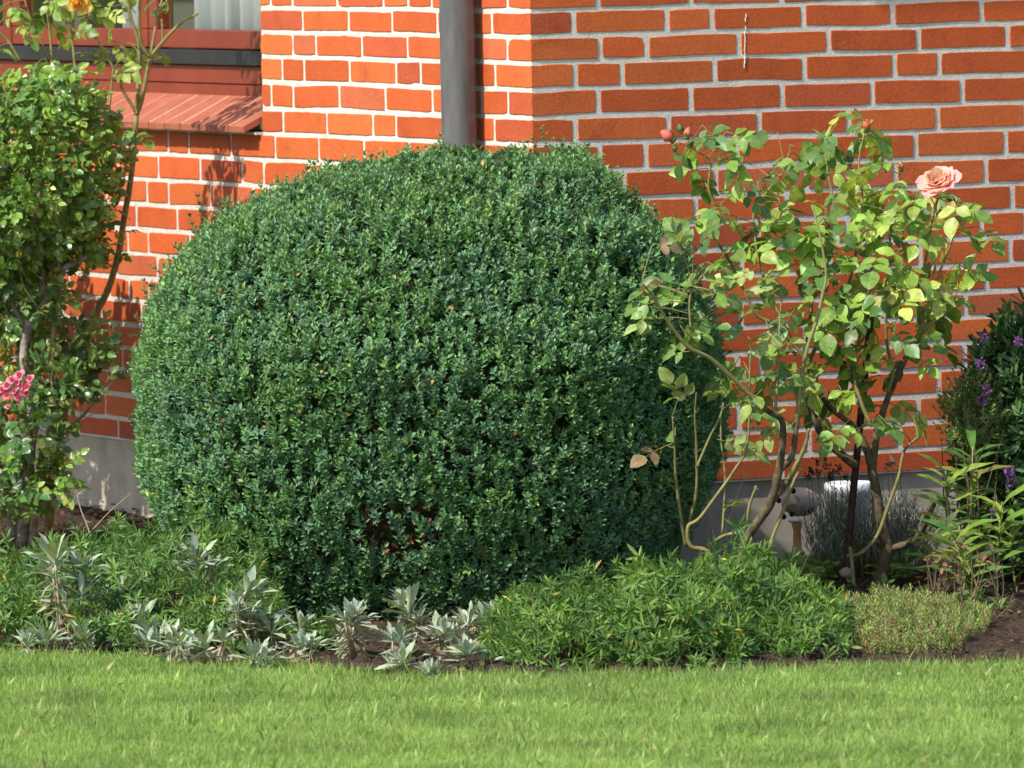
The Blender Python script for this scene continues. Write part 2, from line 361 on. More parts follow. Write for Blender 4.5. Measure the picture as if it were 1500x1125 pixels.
# grass blades
def grass(n, x0, x1, y0, y1, h, wd, cl):
    x = rng.uniform(x0, x1, n); y = rng.uniform(y0, y1, n); ok = y < edge_y(x)+rng.normal(size=n)*0.018
    x, y = x[ok], y[ok]; n = len(x)
    patch = 0.5+0.5*np.sin(x*3.1+2*np.sin(y*2.3))*np.sin(y*2.7+1.7*np.sin(x*1.9))
    p2 = 0.5+0.5*np.sin(x*13+3*np.sin(y*9))*np.sin(y*15+2*np.sin(x*11))
    D = np.stack([rng.normal(size=n)*0.42, rng.normal(size=n)*0.42, np.ones(n)], 1)
    Nn = np.stack([rng.normal(size=n), rng.normal(size=n), 0*x], 1)
    L = h*rng.lognormal(0, 0.28, n)*(0.8+0.35*p2); e = edge_y(x)-y; L = L*np.where(e < 0.04, 1.25, 1.0)
    base = np.array([0.245, 0.365, 0.098]); lt = np.array([0.35, 0.47, 0.145]); dk = np.array([0.175, 0.305, 0.078]); dry = np.array([0.40, 0.36, 0.17])
    C = mixc(base, lt, np.clip(0.15+0.5*patch+rng.normal(size=n)*0.2, 0, 1)); C = mixc(C, dk, np.clip(0.5*p2-0.1+rng.normal(size=n)*0.22, 0, 1))
    C = mixc(C, dry, (rng.random(n) < 0.06+0.10*patch*p2)*rng.uniform(0.4, 1, n))
    cl.add(np.stack([x, y, np.full(n, -0.004)], 1), D, Nn, L, wd*rng.lognormal(0, 0.25, n), C*(1+rng.normal(size=(n, 1))*0.12), rng.uniform(0, 0.5, n), 0)
cl = Cloud('blade')
grass(480000, -1.35, 1.4, 14.9, 18.4, 0.0185, 0.0018, cl)
grass(40000, -5, 5, 10.5, 18.9, 0.028, 0.007, cl)
g = cl.build('grass', M_GRASS); props(g, 'short mown bright green lawn grass in front of the planted bed', 'grass', kind='stuff')
cl = Cloud('round'); n = 600     # small lawn weeds
x = rng.uniform(-1.3, 1.3, n); y = rng.uniform(15.2, 17.6, n); q = 0.5+0.5*np.sin(x*9+4*np.sin(y*5))*np.sin(y*7+x*3); ok = (y < edge_y(x)-0.02) & (rng.random(n) < q)
x, y = x[ok], y[ok]; n = len(x)
cl.add(np.stack([x, y, rng.uniform(0.012, 0.026, n)], 1), np.stack([rng.normal(size=n), rng.normal(size=n), rng.uniform(-.1, .5, n)], 1), np.stack([rng.normal(size=n)*.4-.2, rng.normal(size=n)*.4-.4, np.ones(n)], 1), 0.010, 0.009, vary((0.13, 0.27, 0.06), n, .2), 0.1, 0.2)
props(cl.build('clover', M_GREEN), 'tiny round dark green clover leaves among the lawn grass', 'clover', kind='stuff')

# ------------------------------------------------------------------ house
H = empty('brick_house', CORNER, 'orange red brick house corner with light mortar joints, red window and grey downpipe', 'house', rz=PSI)
LV = [1.342, 1.281, 1.219, 1.155, 1.089, 1.025, .959, .891, .825, .760, .695, .631, .570, .508, .446, .384, .320, .256, .198]
SILL_B, WIN_Y0, WIN_Y1, WIN_Z1 = 1.025, 1.516, 4.26, 2.28
rows = [(k, LV[k+1], LV[k]) for k in range(18)]+[(-1-j, 1.342+0.063*j, 1.342+0.063*(j+1)) for j in range(21)]
RJ = {-1: [875, 1011, 1145, 1279], 0: [840, 976.7, 1042.8, 1177, 1307.6, 1438], 1: [879, 947.6, 1082, 1213.6, 1345.6, 1476], 2: [842.8, 911.3, 1046.8, 1178.4, 1310.4, 1376],
      3: [876.7, 1012, 1146, 1278, 1409.4], 4: [843, 979.3, 1112, 1243, 1373.6], 5: [878.5, 946, 1079, 1211, 1341.4, 1473], 6: [845, 914, 1048, 1180, 1312, 1444], 7: [880, 1019, 1152, 1220, 1351, 1483],
      8: [845, 980, 1111, 1242, 1308, 1438], 9: [880, 951, 1086, 1216, 1348, 1480], 10: [845, 980, 1047, 1180, 1312, 1445.4], 11: [880, 950, 1085, 1220, 1286, 1414], 12: [845, 913, 1046, 1180, 1247, 1381], 13: [880, 1014, 1080, 1115, 1247, 1282, 1413],
      14: [845, 980, 1112, 1243, 1375, 1440], 15: [880, 950, 1082, 1213, 1345, 1477], 16: [845, 978, 1055, 1185, 1318, 1450], 17: [880, 1012, 1145, 1276, 1409]}
LJ = {-1: [742.7, 698, 631.6, 597, 561, 493, 427.6], 0: [720, 687, 640, 574, 510, 443], 1: [742.7, 670, 596.6, 529.6, 462.4, 428.6], 2: [725, 680, 615.6, 579.8, 511.7, 445], 3: [744, 705, 633, 564, 496.6, 429],
      4: [724, 652, 580, 545.7, 478.6, 414.4], 5: [744, 672, 599.5, 533, 467, 403, 338, 276, 246, 186], 6: [725, 655, 585, 518, 452, 386, 354.4, 293, 231.6, 173], 7: [744, 705, 633, 566, 498, 435, 371, 308, 246.6, 215], 8: [724, 655, 585, 518, 452, 385, 322, 259.4, 199.6],
      9: [744, 672, 600, 533, 467, 403, 340, 278, 217, 187], 10: [724, 690, 620, 550, 484, 418, 354, 292, 230], 11: [744, 672, 600, 533, 467, 403, 340, 278, 218, 189, 160, 101], 12: [724, 652, 580, 510, 440, 374, 310, 248, 207, 149, 92],
      13: [744, 672, 600, 533, 467, 403, 340, 280, 222, 165, 108], 14: [724, 655, 585, 518, 452, 386, 322, 260, 230, 179, 122], 15: [744, 672, 600, 533, 467, 403, 340, 280, 222, 193, 136, 80], 16: [724, 655, 585, 518, 452, 386, 322, 262, 212, 154, 98], 17: [744, 672, 600, 533, 467, 403, 340, 285, 230, 172.7, 115]}
def row_joints(k, zc, table, wall, maxs):
    out = [0.0]; S, Hh = (0.247, 0.124) if wall == 'R' else (0.262, 0.129)
    if k in table:
        for px in table[k]:
            py = 562
            for _ in range(3):
                q = hit(px, py, eB if wall == 'R' else eA); py += (q[2]-zc)*F_PX/19.9
            out.append(q[0] if wall == 'R' else q[1])
    out = sorted(out); full = [out[0]]
    for v in out[1:]:
        gap = v-full[-1]
        if gap > 0.36:
            m = max(2, round(gap/0.25)); full += [full[-1]+gap*(i+1)/m for i in range(m-1)]
        full.append(v)
    if len(full) == 1: full.append(0.115 if k % 2 else 0.175)
    i = random.randint(0, 2)
    while full[-1] < maxs:
        full.append(full[-1]+(Hh if i % 3 == 2 else S)); i += 1
    full = [v for v in full if v < maxs-0.04]+[maxs]
    return full
BW_V, BW_F, BW_C = {'R': [], 'L': []}, {'R': [], 'L': []}, {'R': [], 'L': []}
J = 0.0067
def brick(wall, s0, s1, z0, z1):
    V, Fc, C = BW_V[wall], BW_F[wall], BW_C[wall]
    a0 = s0+(0.0 if s0 < 1e-6 else J); a1 = s1-J; b0 = z0+J; b1 = z1-J+0.0005
    if a1-a0 < 0.02: return
    tilt = random.gauss(0, 0.0009); dz = random.gauss(0, 0.0006); b0 += dz; b1 += dz+random.gauss(0, 0.0006)
    nseg = max(3, int((a1-a0)/0.022)); pts = []
    wob = [random.gauss(0, 0.0006) for _ in range(4)]; ph = random.random()*6
    for i in range(nseg): pts.append([a0+(a1-a0)*i/nseg, b0, 0, -1])
    for i in range(3): pts.append([a1, b0+(b1-b0)*i/3, 1, 0])
    for i in range(nseg): pts.append([a1-(a1-a0)*i/nseg, b1, 0, 1])
    for i in range(3): pts.append([a0, b1-(b1-b0)*i/3, -1, 0])
    n = len(pts); proud = abs(random.gauss(0, 0.0006)); rot = random.gauss(0, 0.0005)
    corner = s0 < 1e-6; L = a1-a0; ring = []
    chip = random.choice([nseg, nseg+3, 2*nseg+3, 1]) if random.random() < 0.10 else -9
    for i, (x, z, nx_, nz_) in enumerate(pts):
        u = (x-a0)/L-0.5
        jx = random.gauss(0, 0.0005); jz = random.gauss(0, 0.0004)+wob[0]*math.sin(u*5+ph)*1.1+u*tilt*2
        if corner and x <= a0+1e-6: jx = 0.0
        if (i in (0, nseg, nseg+3, 2*nseg+3)) and not (corner and x <= a0+1e-6):
            cxm, czm = (a0+a1)/2, (b0+b1)/2; x += 0.0012*(1 if cxm > x else -1); z += 0.0008*(1 if czm > z else -1)
        if i == chip and not (corner and x <= a0+1e-6): x -= (1 if x > (a0+a1)/2 else -1)*0.005; z -= (1 if z > (b0+b1)/2 else -1)*0.003
        ring.append((x+jx, z+jz))
    cx, cz = (a0+a1)/2, (b0+b1)/2
    b = len(V)
    for lvl, (ins, dep) in enumerate(((-0.0008, -0.016), (0.0, -0.0009), (0.0011, 0.0))):
        for (x, z), (px_, pz_, nx_, nz_) in zip(ring, pts):
            isC = corner and px_ <= a0+1e-6
            if isC: xx = a0+(0.0035 if lvl == 0 else 0.0006*lvl)
            else:
                ii = ins
                xx = x-math.copysign(min(abs(ii), 0.01), x-cx)*(1 if ii > 0 else -1) if abs(x-cx) > L/2-0.012 else x
            zz = z-math.copysign(abs(ins), z-cz)*(1 if ins > 0 else -1)
            dd = dep+proud*(0 if isC else 1)+rot*((x-cx)/L if not isC else 0)
            V.append((xx, -dd, zz) if wall == 'R' else (-dd, xx, zz))
    f = []
    for l in range(2):
        for i in range(n):
            i2 = (i+1) % n; q = [b+l*n+i, b+l*n+i2, b+(l+1)*n+i2, b+(l+1)*n+i]; f.append(q)
    f.append([b+2*n+i for i in range(n)])
    if wall == 'L': f = [q[::-1] for q in f]
    Fc.extend(f)
    r = random.random()
    c = np.array([0.54, 0.102, 0.025])
    if r < 0.30: c = np.array([0.59, 0.130, 0.032])
    elif r < 0.42: c = np.array([0.47, 0.090, 0.032])
    elif r < 0.50: c = np.array([0.50, 0.118, 0.048])
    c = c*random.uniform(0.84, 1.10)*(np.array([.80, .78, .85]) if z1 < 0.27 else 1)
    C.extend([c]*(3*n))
for k, z0, z1 in rows:
    zc = (z0+z1)/2
    for wall, tb in (('R', RJ), ('L', LJ)):
        js = row_joints(k, zc, tb, wall, 6.0)
        if wall == 'R' and k in (8, 13): pass
        for s0, s1 in zip(js[:-1], js[1:]):
            if wall == 'L' and z1 > SILL_B+0.01 and z0 < WIN_Z1-0.01:
                if s0 >= WIN_Y0-0.03 and s1 <= WIN_Y1+0.03: continue
                if s0 < WIN_Y0 < s1:
                    s1 = WIN_Y0+J
                if s0 < WIN_Y1 < s1: s0 = WIN_Y1
                if s1-s0 < 0.04 or (s0 >= WIN_Y0 and s1 <= WIN_Y1): continue
            brick(wall, s0, s1, z0, z1)
ZT = rows[-1][2]
for wall, nm, lab in (('R', 'brick_wall', 'shaded long brick wall facing the viewer'), ('L', 'brick_wall', 'sunlit orange brick wall with the window')):
    o = raw_obj(nm, BW_V[wall], BW_F[wall], MB, H); set_col(o, BW_C[wall]); o['label'] = lab
    # mortar bed set 3 mm behind the brick faces, as a slightly uneven sheet with real thickness behind it
    mb = Boxes(); r = 0.0013 if wall == 'R' else 0.0022
    if wall == 'R': mb.box(r+0.002, 6.0, r, 0.11, 0.2, ZT)
    else:
        mb.box(r, 0.11, 0.1101, WIN_Y0-0.001, 0.2, ZT); mb.box(r, 0.11, WIN_Y0, WIN_Y1, 0.2, SILL_B-0.004)
        mb.box(r, 0.11, WIN_Y1+0.001, 6.0, 0.2, ZT); mb.box(r, 0.11, WIN_Y0, WIN_Y1, WIN_Z1, ZT)
        mb.box(r, 0.0052, r+0.0003, 0.11, 0.2, ZT)
    mb.build('mortar', MM, o)
# white bird-drip streak and lime stains on the shaded wall
dr = Boxes()
def drip(px, py0, py1, wpx):
    for i in range(int((py1-py0)/6)):
        y = py0+i*6; s = hit(px+random.gauss(0, .4), y, eB); e = hit(px, y+5.6, eB); wd = wpx*random.uniform(.3, 1)/1200
        if random.random() < 0.15: continue
        dr.box(s[0]-wd, s[0]+wd, -0.0026, -0.0005, e[2], s[2])
drip(1090.5, 46, 104, 1.5); drip(1092, 20, 46, 1.0)
dr.build('drip_stain', M_DRIP, H)
pl = Boxes()
pl.box(0.012, 5.99, 0.012, 0.3, -0.3, 0.199); pl.box(0.012, 0.3, 0.3001, 5.99, -0.3, 0.199)
pl.build('plinth', M_CONC, H, 0.004)
# back walls, ceiling, roof so the house is closed
bk = Boxes(); bk.box(0.1101, 6.0, 5.89, 6.0, -0.1, ZT-0.001); bk.box(5.89, 5.999, 0.1101, 5.889, -0.1, ZT-0.002); bk.build('rear_wall', MM, H)
rm = Boxes(); rm.box(0.9, 1.0, 0.3, 5.6, 0.3, 2.5); rm.box(0.12, 0.899, 0.6, 0.65, 0.3, 2.5); rm.box(0.12, 0.899, 5.0, 5.05, 0.3, 2.5); rm.box(0.12, 0.899, 0.66, 4.99, 0.35, 0.4); rm.box(0.12, 0.899, 0.66, 4.99, 2.4, 2.45)
rm.build('room_wall', M_ROOM, H)
rf_v = [(-0.35, -0.35, ZT+0.002), (6.35, -0.35, ZT+0.002), (6.35, 6.35, ZT+0.002), (-0.35, 6.35, ZT+0.002), (-0.35, -0.35, ZT+0.14), (6.35, -0.35, ZT+0.14), (6.35, 6.35, ZT+0.14), (-0.35, 6.35, ZT+0.14), (3, 3, ZT+2.6)]
raw_obj('roof', rf_v, [[3, 2, 1, 0], [0, 1, 5, 4], [1, 2, 6, 5], [2, 3, 7, 6], [3, 0, 4, 7], [4, 5, 8], [5, 6, 8], [6, 7, 8], [7, 4, 8]], M_ROOF, H)
# window: frame > sash pieces; recess plane x=0.10
W0, W1 = WIN_Y0-0.03, WIN_Y1
wi = empty('window', (0, 0, 0), None, None); wi.parent = H; wi['label'] = 'red painted window with three sashes over a tiled sill'
fr_ = Boxes(); X0 = 0.095
fr_.box(X0, X0+0.06, W0, W1, 1.108, 1.141); fr_.box(X0-0.004, X0+0.06, W0, W1, 1.1425, 1.188)
fr_.box(X0, X0+0.06, W0, W1, 2.22, 2.28); fr_.box(X0, X0+0.06, W0, W0+0.04, 1.1885, 2.2195); fr_.box(X0, X0+0.06, W1-0.04, W1, 1.1885, 2.2195)
for yy in (2.409, 3.319): fr_.box(X0+0.012, X0+0.06, yy-0.02, yy+0.02, 1.232, 2.2195)
fr_.build('frame', M_FRAME, wi, 0.002)
bb = Boxes(); bb.box(X0-0.018, X0+0.05, W0, W1, 1.190, 1.2285); bb.build('weather_bar', M_BLACK, wi, 0.003)
for (y0, y1) in ((1.502, 2.405), (2.413, 3.315), (3.323, 4.22)):
    sb = Boxes(); zb = 1.2315
    sb.box(X0-0.006, X0+0.04, y0, y1, zb, zb+0.048); sb.box(X0-0.006, X0+0.04, y0, y1, 2.16, 2.218)
    sb.box(X0-0.006, X0+0.04, y0, y0+0.055, zb+0.0485, 2.1595); sb.box(X0-0.006, X0+0.04, y1-0.055, y1, zb+0.0485, 2.1595)
    s_ = sb.build('sash', M_FRAME, wi, 0.003)
    gb = Boxes(); gb.box(X0+0.012, X0+0.016, y0+0.05, y1-0.05, zb+0.045, 2.165); gb.build('glass', M_GLASS, wi)
# tiled sloping sill
st = Boxes(); random.seed(5); tw = 0.0985; y = 1.524; V, Fc = [], []; 
xb, zb_, xf, zf = 0.094, 1.112, -0.047, 1.046; th = 0.018
while y < WIN_Y1-0.01:
    y1 = min(y+tw-0.0052, WIN_Y1+0.03); d = random.gauss(0, 0.0002); b = len(V)
    V += [(xf, y, zf-th+d), (xf, y1, zf-th+d), (xb, y1, zb_-th+d), (xb, y, zb_-th+d), (xf-0.001, y, zf-0.003+d), (xf-0.001, y1, zf-0.003+d), (xf+0.004, y, zf+d), (xf+0.004, y1, zf+d), (xb, y1, zb_+d), (xb, y, zb_+d)]
    Fc += [[b+i for i in f] for f in ((0, 3, 2, 1), (0, 1, 5, 4), (4, 5, 7, 6), (6, 7, 8, 9), (0, 4, 6, 9, 3), (1, 2, 8, 7, 5), (2, 3, 9, 8))]
    y += tw
si = raw_obj('window_sill', V, Fc, M_SILL, H)
b_ = Boxes(); V = [(xf+0.004, 1.527, zf-th+0.001), (xf+0.004, WIN_Y1, zf-th+0.001), (xb, WIN_Y1, zb_-th+0.001), (xb, 1.527, zb_-th+0.001), (xf+0.004, 1.527, zf-0.0007), (xf+0.004, WIN_Y1, zf-0.0007), (xb, WIN_Y1, zb_-0.0007), (xb, 1.527, zb_-0.0007)]
raw_obj('joint_filler', V, [[0, 3, 2, 1], [4, 5, 6, 7], [0, 1, 5, 4], [1, 2, 6, 5], [2, 3, 7, 6], [3, 0, 4, 7]], MM, si)
mu = Boxes(); mu.box(xf+0.03, 0.094, 1.52, WIN_Y1, 1.0212, 1.0275); mu.build('sill_bedding', MM, si)
# downpipe
dp = Tubes(); pr = 0.0425; px0, py0 = -0.053, 0.283
def hl(x, y, z): return CORNER+eA*x+eB*y+np.array([0, 0, z])
dp.add([hl(px0, py0, 2.55), hl(px0, py0, 1.7), hl(px0, py0, 0.99), hl(px0, py0, 0.0)], [pr]*4, 28, 2)
dpo = dp.build('downpipe', M_ZINC, H)
V, Fc = lathe([(pr+0.003, 0), (pr+0.003, 0.045), (pr+0.0005, 0.05)], px0, py0, 0.957, 28); raw_obj('pipe_socket', V, Fc, M_ZINC, dpo, True)
bk = Boxes(); bk.box(-0.103, -0.001, 0.2365, 0.3295, 1.62, 1.65); bk.build('pipe_bracket', M_ZINC, dpo)
# curtains
def curtain(y0, y1, mat, label, amp=0.012, x=0.17):
    n = int((y1-y0)/0.008); V, Fc = [], []
    for i in range(n+1):
        y = y0+(y1-y0)*i/n; xx = x+amp*math.sin(i*0.55+0.8*math.sin(i*0.17))+amp*.5*math.sin(i*.21)
        V += [(xx, y, 1.13), (xx+0.001, y, 2.3)]
    Fc = [[2*i, 2*i+1, 2*i+3, 2*i+2] for i in range(n)]
    W = [CORNER+eA*v[0]+eB*v[1]+np.array([0, 0, v[2]]) for v in V]; bx = W[0].copy(); 
    e = empty('curtain', tuple(bx), label, 'curtain', 'curtains behind the red window'); o = raw_obj('curtain_fabric', W, Fc, mat, e, True, world=True)
    o.modifiers.new('thick', 'SOLIDIFY').thickness = 0.001
curtain(1.45, 2.28, M_CURT, 'pale blue white curtain hanging in soft folds behind the right sash, nearest the downpipe')
curtain(2.47, 2.74, M_CURT, 'narrow white curtain panel just left of the red window post')
curtain(2.98, 3.22, M_CURTB, 'beige brown curtain at the left side of the left visible sash', 0.008)

# ------------------------------------------------------------------ boxwood
prof = [(214, 660, 840), (226, 588, 868), (245, 478, 888), (262, 414, 905), (300, 330, 945), (350, 264, 995), (400, 226, 1024), (450, 206, 1046), (500, 198, 1060), (550, 197, 1071), (600, 198, 1075), (650, 200, 1068), (700, 208, 1055), (750, 235, 1030), (800, 280, 1000), (850, 335, 965), (900, 385, 930)]
BD = 18.98
pz = np.array([P(635, y, BD)[2] for y, l, r in prof]); pl_ = np.array([P(l, y, BD)[0] for y, l, r in prof]); pr_ = np.array([P(r, y, BD)[0] for y, l, r in prof])
o_ = np.argsort(pz); pz, pl_, pr_ = pz[o_], pl_[o_], pr_[o_]
def box_surf(th, z, shrink=0.0):
    l = np.interp(z, pz, pl_)+0.008; r = np.interp(z, pz, pr_)-0.016; cx = (l+r)/2; hw = np.maximum((r-l)/2-shrink, 0.01)
    dep = np.maximum(np.interp(z, [0, 0.08, 0.25, 0.6, 0.9, 0.99, 1.04], [0.38, 0.45, 0.53, 0.60, 0.46, 0.31, 0.17])-shrink, 0.01)
    e = 2/2.5; c, s = np.cos(th), np.sin(th)
    x = cx+hw*np.sign(c)*np.abs(c)**e; y = BD+0.02+dep*np.sign(s)*np.abs(s)**e
    lump = 0.006*np.sin(x*13+2*np.sin(z*9)+y*5)*np.sin(z*15+y*11)+0.005*np.sin(x*31+z*17)*np.sin(z*29+y*23)
    lump = lump+np.clip((z-.7)/.25, 0, 1)*(0.009*np.sin(x*27+1.3)*np.sin(y*19+.4)+0.006*np.sin(x*61+y*23))
    x = x+lump*np.sign(c)*np.abs(c); y = y+lump*s; return np.stack([x, y, z-0.017+lump*np.ones_like(x)], -1)
zt = pz[-1]
BX = empty('boxwood_shrub', (0.5*(pl_[0]+pr_[0]), BD, 0), 'large dense clipped boxwood dome with small blue green leaves in the middle of the bed', 'shrub')
def grid_norm(th, z, sh_):
    e = 1e-3; p = box_surf(th, z, sh_); a = box_surf(th+e, z, sh_)-p; b = box_surf(th, z+e, sh_)-p
    n = norm(np.cross(a, b)); return p, n
# sample by area: rejection over (th, z)
def sample_box(n, sh_=0.0, top=0.12):
    out_p, out_n = [], []; got = 0
    while got < n:
        m = 40000; th = rng.uniform(0, 2*math.pi, m); z = rng.uniform(0.01, zt-0.002, m)
        e = 2e-3; p = box_surf(th, z, sh_); a = (box_surf(th+e, z, sh_)-p)/e; b = (box_surf(th, np.minimum(z+e, zt), sh_)-p)/e
        A = np.linalg.norm(np.cross(a, b), axis=1); A = np.minimum(A, 3.2); ok = rng.random(m)*3.2 < A
        nn = norm(np.cross(a, b)); out_p.append(p[ok]); out_n.append(nn[ok]); got += ok.sum()
    p = np.vstack(out_p)[:n]; nn = np.vstack(out_n)[:n]; bad = (nn*(p-np.array([-0.17, BD, 0.5]))).sum(1) < 0; nn[bad] *= -1
    return p, nn
cl = Cloud('tiny'); tw = Tubes()
def in_patch(p):
    a = P(575, 775, 18.45); d = ((p[:, 0]-a[0])/0.12)**2+((p[:, 2]-a[2])/0.065)**2; return (p[:, 1] < 18.8) & (d < 1)
def sprigs(p, nn, length, npairs, cols, lsz, upw=0.75):
    n = len(p); g_ = norm(nn*0.55+np.array([0, 0, upw])+rv(n, 0.24)); side = norm(np.cross(g_, rv(n))); s2 = np.cross(g_, side)
    Ls = length*rng.uniform(0.7, 1.25, n)
    ang0 = rng.uniform(0, math.pi, n)
    for k in range(npairs+1):
        tt = (k+0.3)/(npairs+0.3); a = ang0+(k % 2)*math.pi/2; sd = side*np.cos(a)[:, None]+s2*np.sin(a)[:, None]
        open_ = 1.0-0.6*tt
        for sg in (-1, 1):
            D = norm(g_*(1-0.42*open_)+sg*sd*open_+rv(n, 0.12)); Nn = norm(g_*1.0-sg*sd*0.7+rv(n, 0.15))
            sz = lsz*rng.uniform(0.78, 1.15, n)*(0.78+0.35*math.sin(math.pi*min(tt+0.1, 1)))
            C = cols*(1+rng.normal(size=(n, 1))*0.12); C = mixc(C, (0.12, 0.22, 0.045), np.clip(tt-0.55, 0, 1)*rng.random(n)*0.9)
            cl.add(p-g_*(Ls*(1-tt))[:, None]+g_*0.002, D, Nn, sz, sz*0.56, C, 0.10, 0.30)
p, nn = sample_box(21000)
keep = ~(in_patch(p) & (rng.random(len(p)) < 0.72)); p, nn = p[keep], nn[keep]; n = len(p)
p = p-nn*np.abs(rng.normal(size=(n, 1)))*0.008+nn*(rng.random((n, 1)) < 0.06)*rng.uniform(0, 0.018, (n, 1))
blue = np.array([0.138, 0.270, 0.180]); grn = np.array([0.158, 0.312, 0.108]); lt = np.array([0.28, 0.42, 0.11])
t_ = np.clip(.5+.35*np.sin(p[:, 0]*11+p[:, 2]*7)*np.sin(p[:, 2]*13+p[:, 1]*5)+rng.normal(size=n)*.3, 0, 1); cols = mixc(blue, grn, t_); cols = mixc(cols, lt, (rng.random(n) < 0.05+0.12*(p[:, 2] > 0.9))*rng.uniform(.3, 1, n)); cols *= (1+rng.normal(size=(n, 1))*0.09)
sprigs(p, nn, 0.027, 3, cols, 0.0165)
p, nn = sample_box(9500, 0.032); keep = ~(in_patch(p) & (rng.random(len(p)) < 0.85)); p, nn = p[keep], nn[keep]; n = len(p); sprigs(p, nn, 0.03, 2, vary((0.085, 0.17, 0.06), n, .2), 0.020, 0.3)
p, nn = sample_box(1900, -0.006); k = (p[:, 2] > .5+.4*rng.random(len(p))) | (rng.random(len(p)) < .15); p, nn = p[k], nn[k]; n = len(p)
sprigs(p+nn*rng.uniform(0, .014, (n, 1))+np.array([0, 0, .024])*rng.random((n, 1))**2, nn*.5, 0.042, 4, vary((0.16, 0.30, 0.12), n, .16), 0.0165, 0.9)
# brown dead patch and stray orange leaves
p, nn = sample_box(26000, 0.03); k = in_patch(p) & (rng.random(len(p)) < .7); q = p[k]; n = len(q)
cl.add(q+rv(n, .006), rv(n), rv(n), 0.019, 0.011, mixc(vary((0.30, 0.10, 0.04), n, .35), (0.10, 0.05, 0.03), rng.random(n)), 0.2, 0.3)
p, nn = sample_box(160, -0.004); n = len(p); cl.add(p, rv(n)+nn*.3, rv(n)+nn, 0.015, 0.009, vary((0.42, 0.22, 0.08), n, .25), 0.2, 0.3)
# free shoots above the clipped surface
for (px, py, hh) in ((303, 352, 70), (316, 340, 45), (330, 335, 40), (290, 362, 45), (372, 305, 20), (449, 268, 24), (480, 262, 22), (543, 240, 16), (737, 228, 10), (780, 232, 22), (790, 235, 30), (808, 236, 52), (820, 235, 26), (840, 240, 22), (855, 238, 22), (420, 285, 15), (610, 238, 14), (700, 232, 14), (930, 300, 18), (960, 320, 16), (1010, 372, 18), (228, 425, 20), (207, 470, 14), (198, 620, 14), (236, 400, 16), (1040, 440, 12), (1062, 520, 12), (640, 232, 12), (670, 233, 12), (500, 252, 14), (880, 262, 18), (905, 278, 12)):
    b0 = P(px, py, BD); hgt = hh/643; lean = np.array([random.uniform(-.3, .3), random.uniform(-.2, .2), 1.0]); lean /= np.linalg.norm(lean)
    if px < 240: lean = norm(np.array([[-0.8, 0, 0.7]]))[0]
    if px > 1000: lean = norm(np.array([[0.8, 0, 0.6]]))[0]
    tip = b0+lean*hgt; tw.add([b0-lean*0.05, b0, tip], [0.0012, 0.001, 0.0006], 4, 2)
    m = max(2, int(hgt/0.009))
    for i in range(m+1):
        q = b0+lean*hgt*(i/m); a = i*math.pi/2+random.random()*.5; ax = np.array([math.cos(a), math.sin(a)*.8, 0])
        for sg in (-1, 1):
            cl.add(q, lean*0.8+sg*ax, lean-sg*ax*0.6, 0.018*random.uniform(.7, 1.1), 0.0095, vary((0.10, 0.19, 0.05) if py < 300 else (0.075, 0.16, 0.06), 1), .1, .3)
cl.build('leaves', M_BOX, BX)
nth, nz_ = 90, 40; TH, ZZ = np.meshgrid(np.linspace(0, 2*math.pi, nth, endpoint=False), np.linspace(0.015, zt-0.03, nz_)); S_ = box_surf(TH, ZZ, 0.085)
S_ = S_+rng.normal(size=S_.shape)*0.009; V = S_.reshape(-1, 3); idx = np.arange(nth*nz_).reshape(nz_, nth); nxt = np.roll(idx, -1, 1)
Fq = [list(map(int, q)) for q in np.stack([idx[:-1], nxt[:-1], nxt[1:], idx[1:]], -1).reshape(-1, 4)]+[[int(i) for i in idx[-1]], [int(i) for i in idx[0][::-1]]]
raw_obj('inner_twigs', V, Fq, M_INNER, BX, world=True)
for i in range(60):
    q, n_ = sample_box(1, 0.05); q = q[0]; n_ = n_[0]; tw.add([q-n_*0.03, q+n_*0.01+rng.normal(size=3)*.01, q+n_*0.035+np.array([0, 0, .008])], [0.0018, 0.0013, 0.0007], 4, 2)
for i in range(7):
    a = i*0.9; tw.add([(-0.17+0.12*math.cos(a), BD+0.12*math.sin(a), -0.02), (-0.17+0.2*math.cos(a), BD+0.2*math.sin(a), 0.15), (-0.17+0.3*math.cos(a), BD+0.3*math.sin(a), 0.5)], [0.02, 0.016, 0.01], 6, 3)
tw.build('twigs', M_TWIG, BX)

# ------------------------------------------------------------------ roses
LIT = norm(np.array([SUN*0.8+np.array([0, -0.25, 0.5])]))[0]
def rose_spray(cl, tubes, base, dirv, nrm, size, col, nl=5, age=0.0):
    """compound leaf; dirv rachis direction"""
    dirv = dirv/np.linalg.norm(dirv); nrm = nrm-dirv*(nrm@dirv); nrm /= max(np.linalg.norm(nrm), 1e-6); sd = np.cross(nrm, dirv)
    L = size*(0.55+0.42*(nl//2)); pts = [base+dirv*L*t-nrm*L*0.22*t*t for t in (0, .5, 1)]
    tubes.add(pts, [0.0011, 0.0009, 0.0006], 4, 2)
    def at(t): return base+dirv*L*t-nrm*L*0.22*t*t
    ps, Ds, Ns, Ls = [at(1.0)], [dirv-nrm*.3], [nrm], [size*random.uniform(.95, 1.15)]
    for k in range(nl//2):
        t = 1.0-0.36*(k+0.6) if nl == 5 else 0.55
        for sg in (-1, 1):
            ps.append(at(max(t, .05))); Ds.append(dirv*0.55+sg*sd*1.0+rng.normal(size=3)*.12-nrm*.15); Ns.append(nrm+sg*sd*0.1+rng.normal(size=3)*.22); Ls.append(size*random.uniform(.72, 1.0)*(1-.12*k))
    Ls = np.array(Ls); C = vary(col, len(Ls), .12, .05)
    cl.add(np.array(ps), np.array(Ds), np.array(Ns), Ls, Ls*random.uniform(.62, .74), C, rng.uniform(.05, .3, len(Ls)), rng.uniform(.1, .4, len(Ls)))
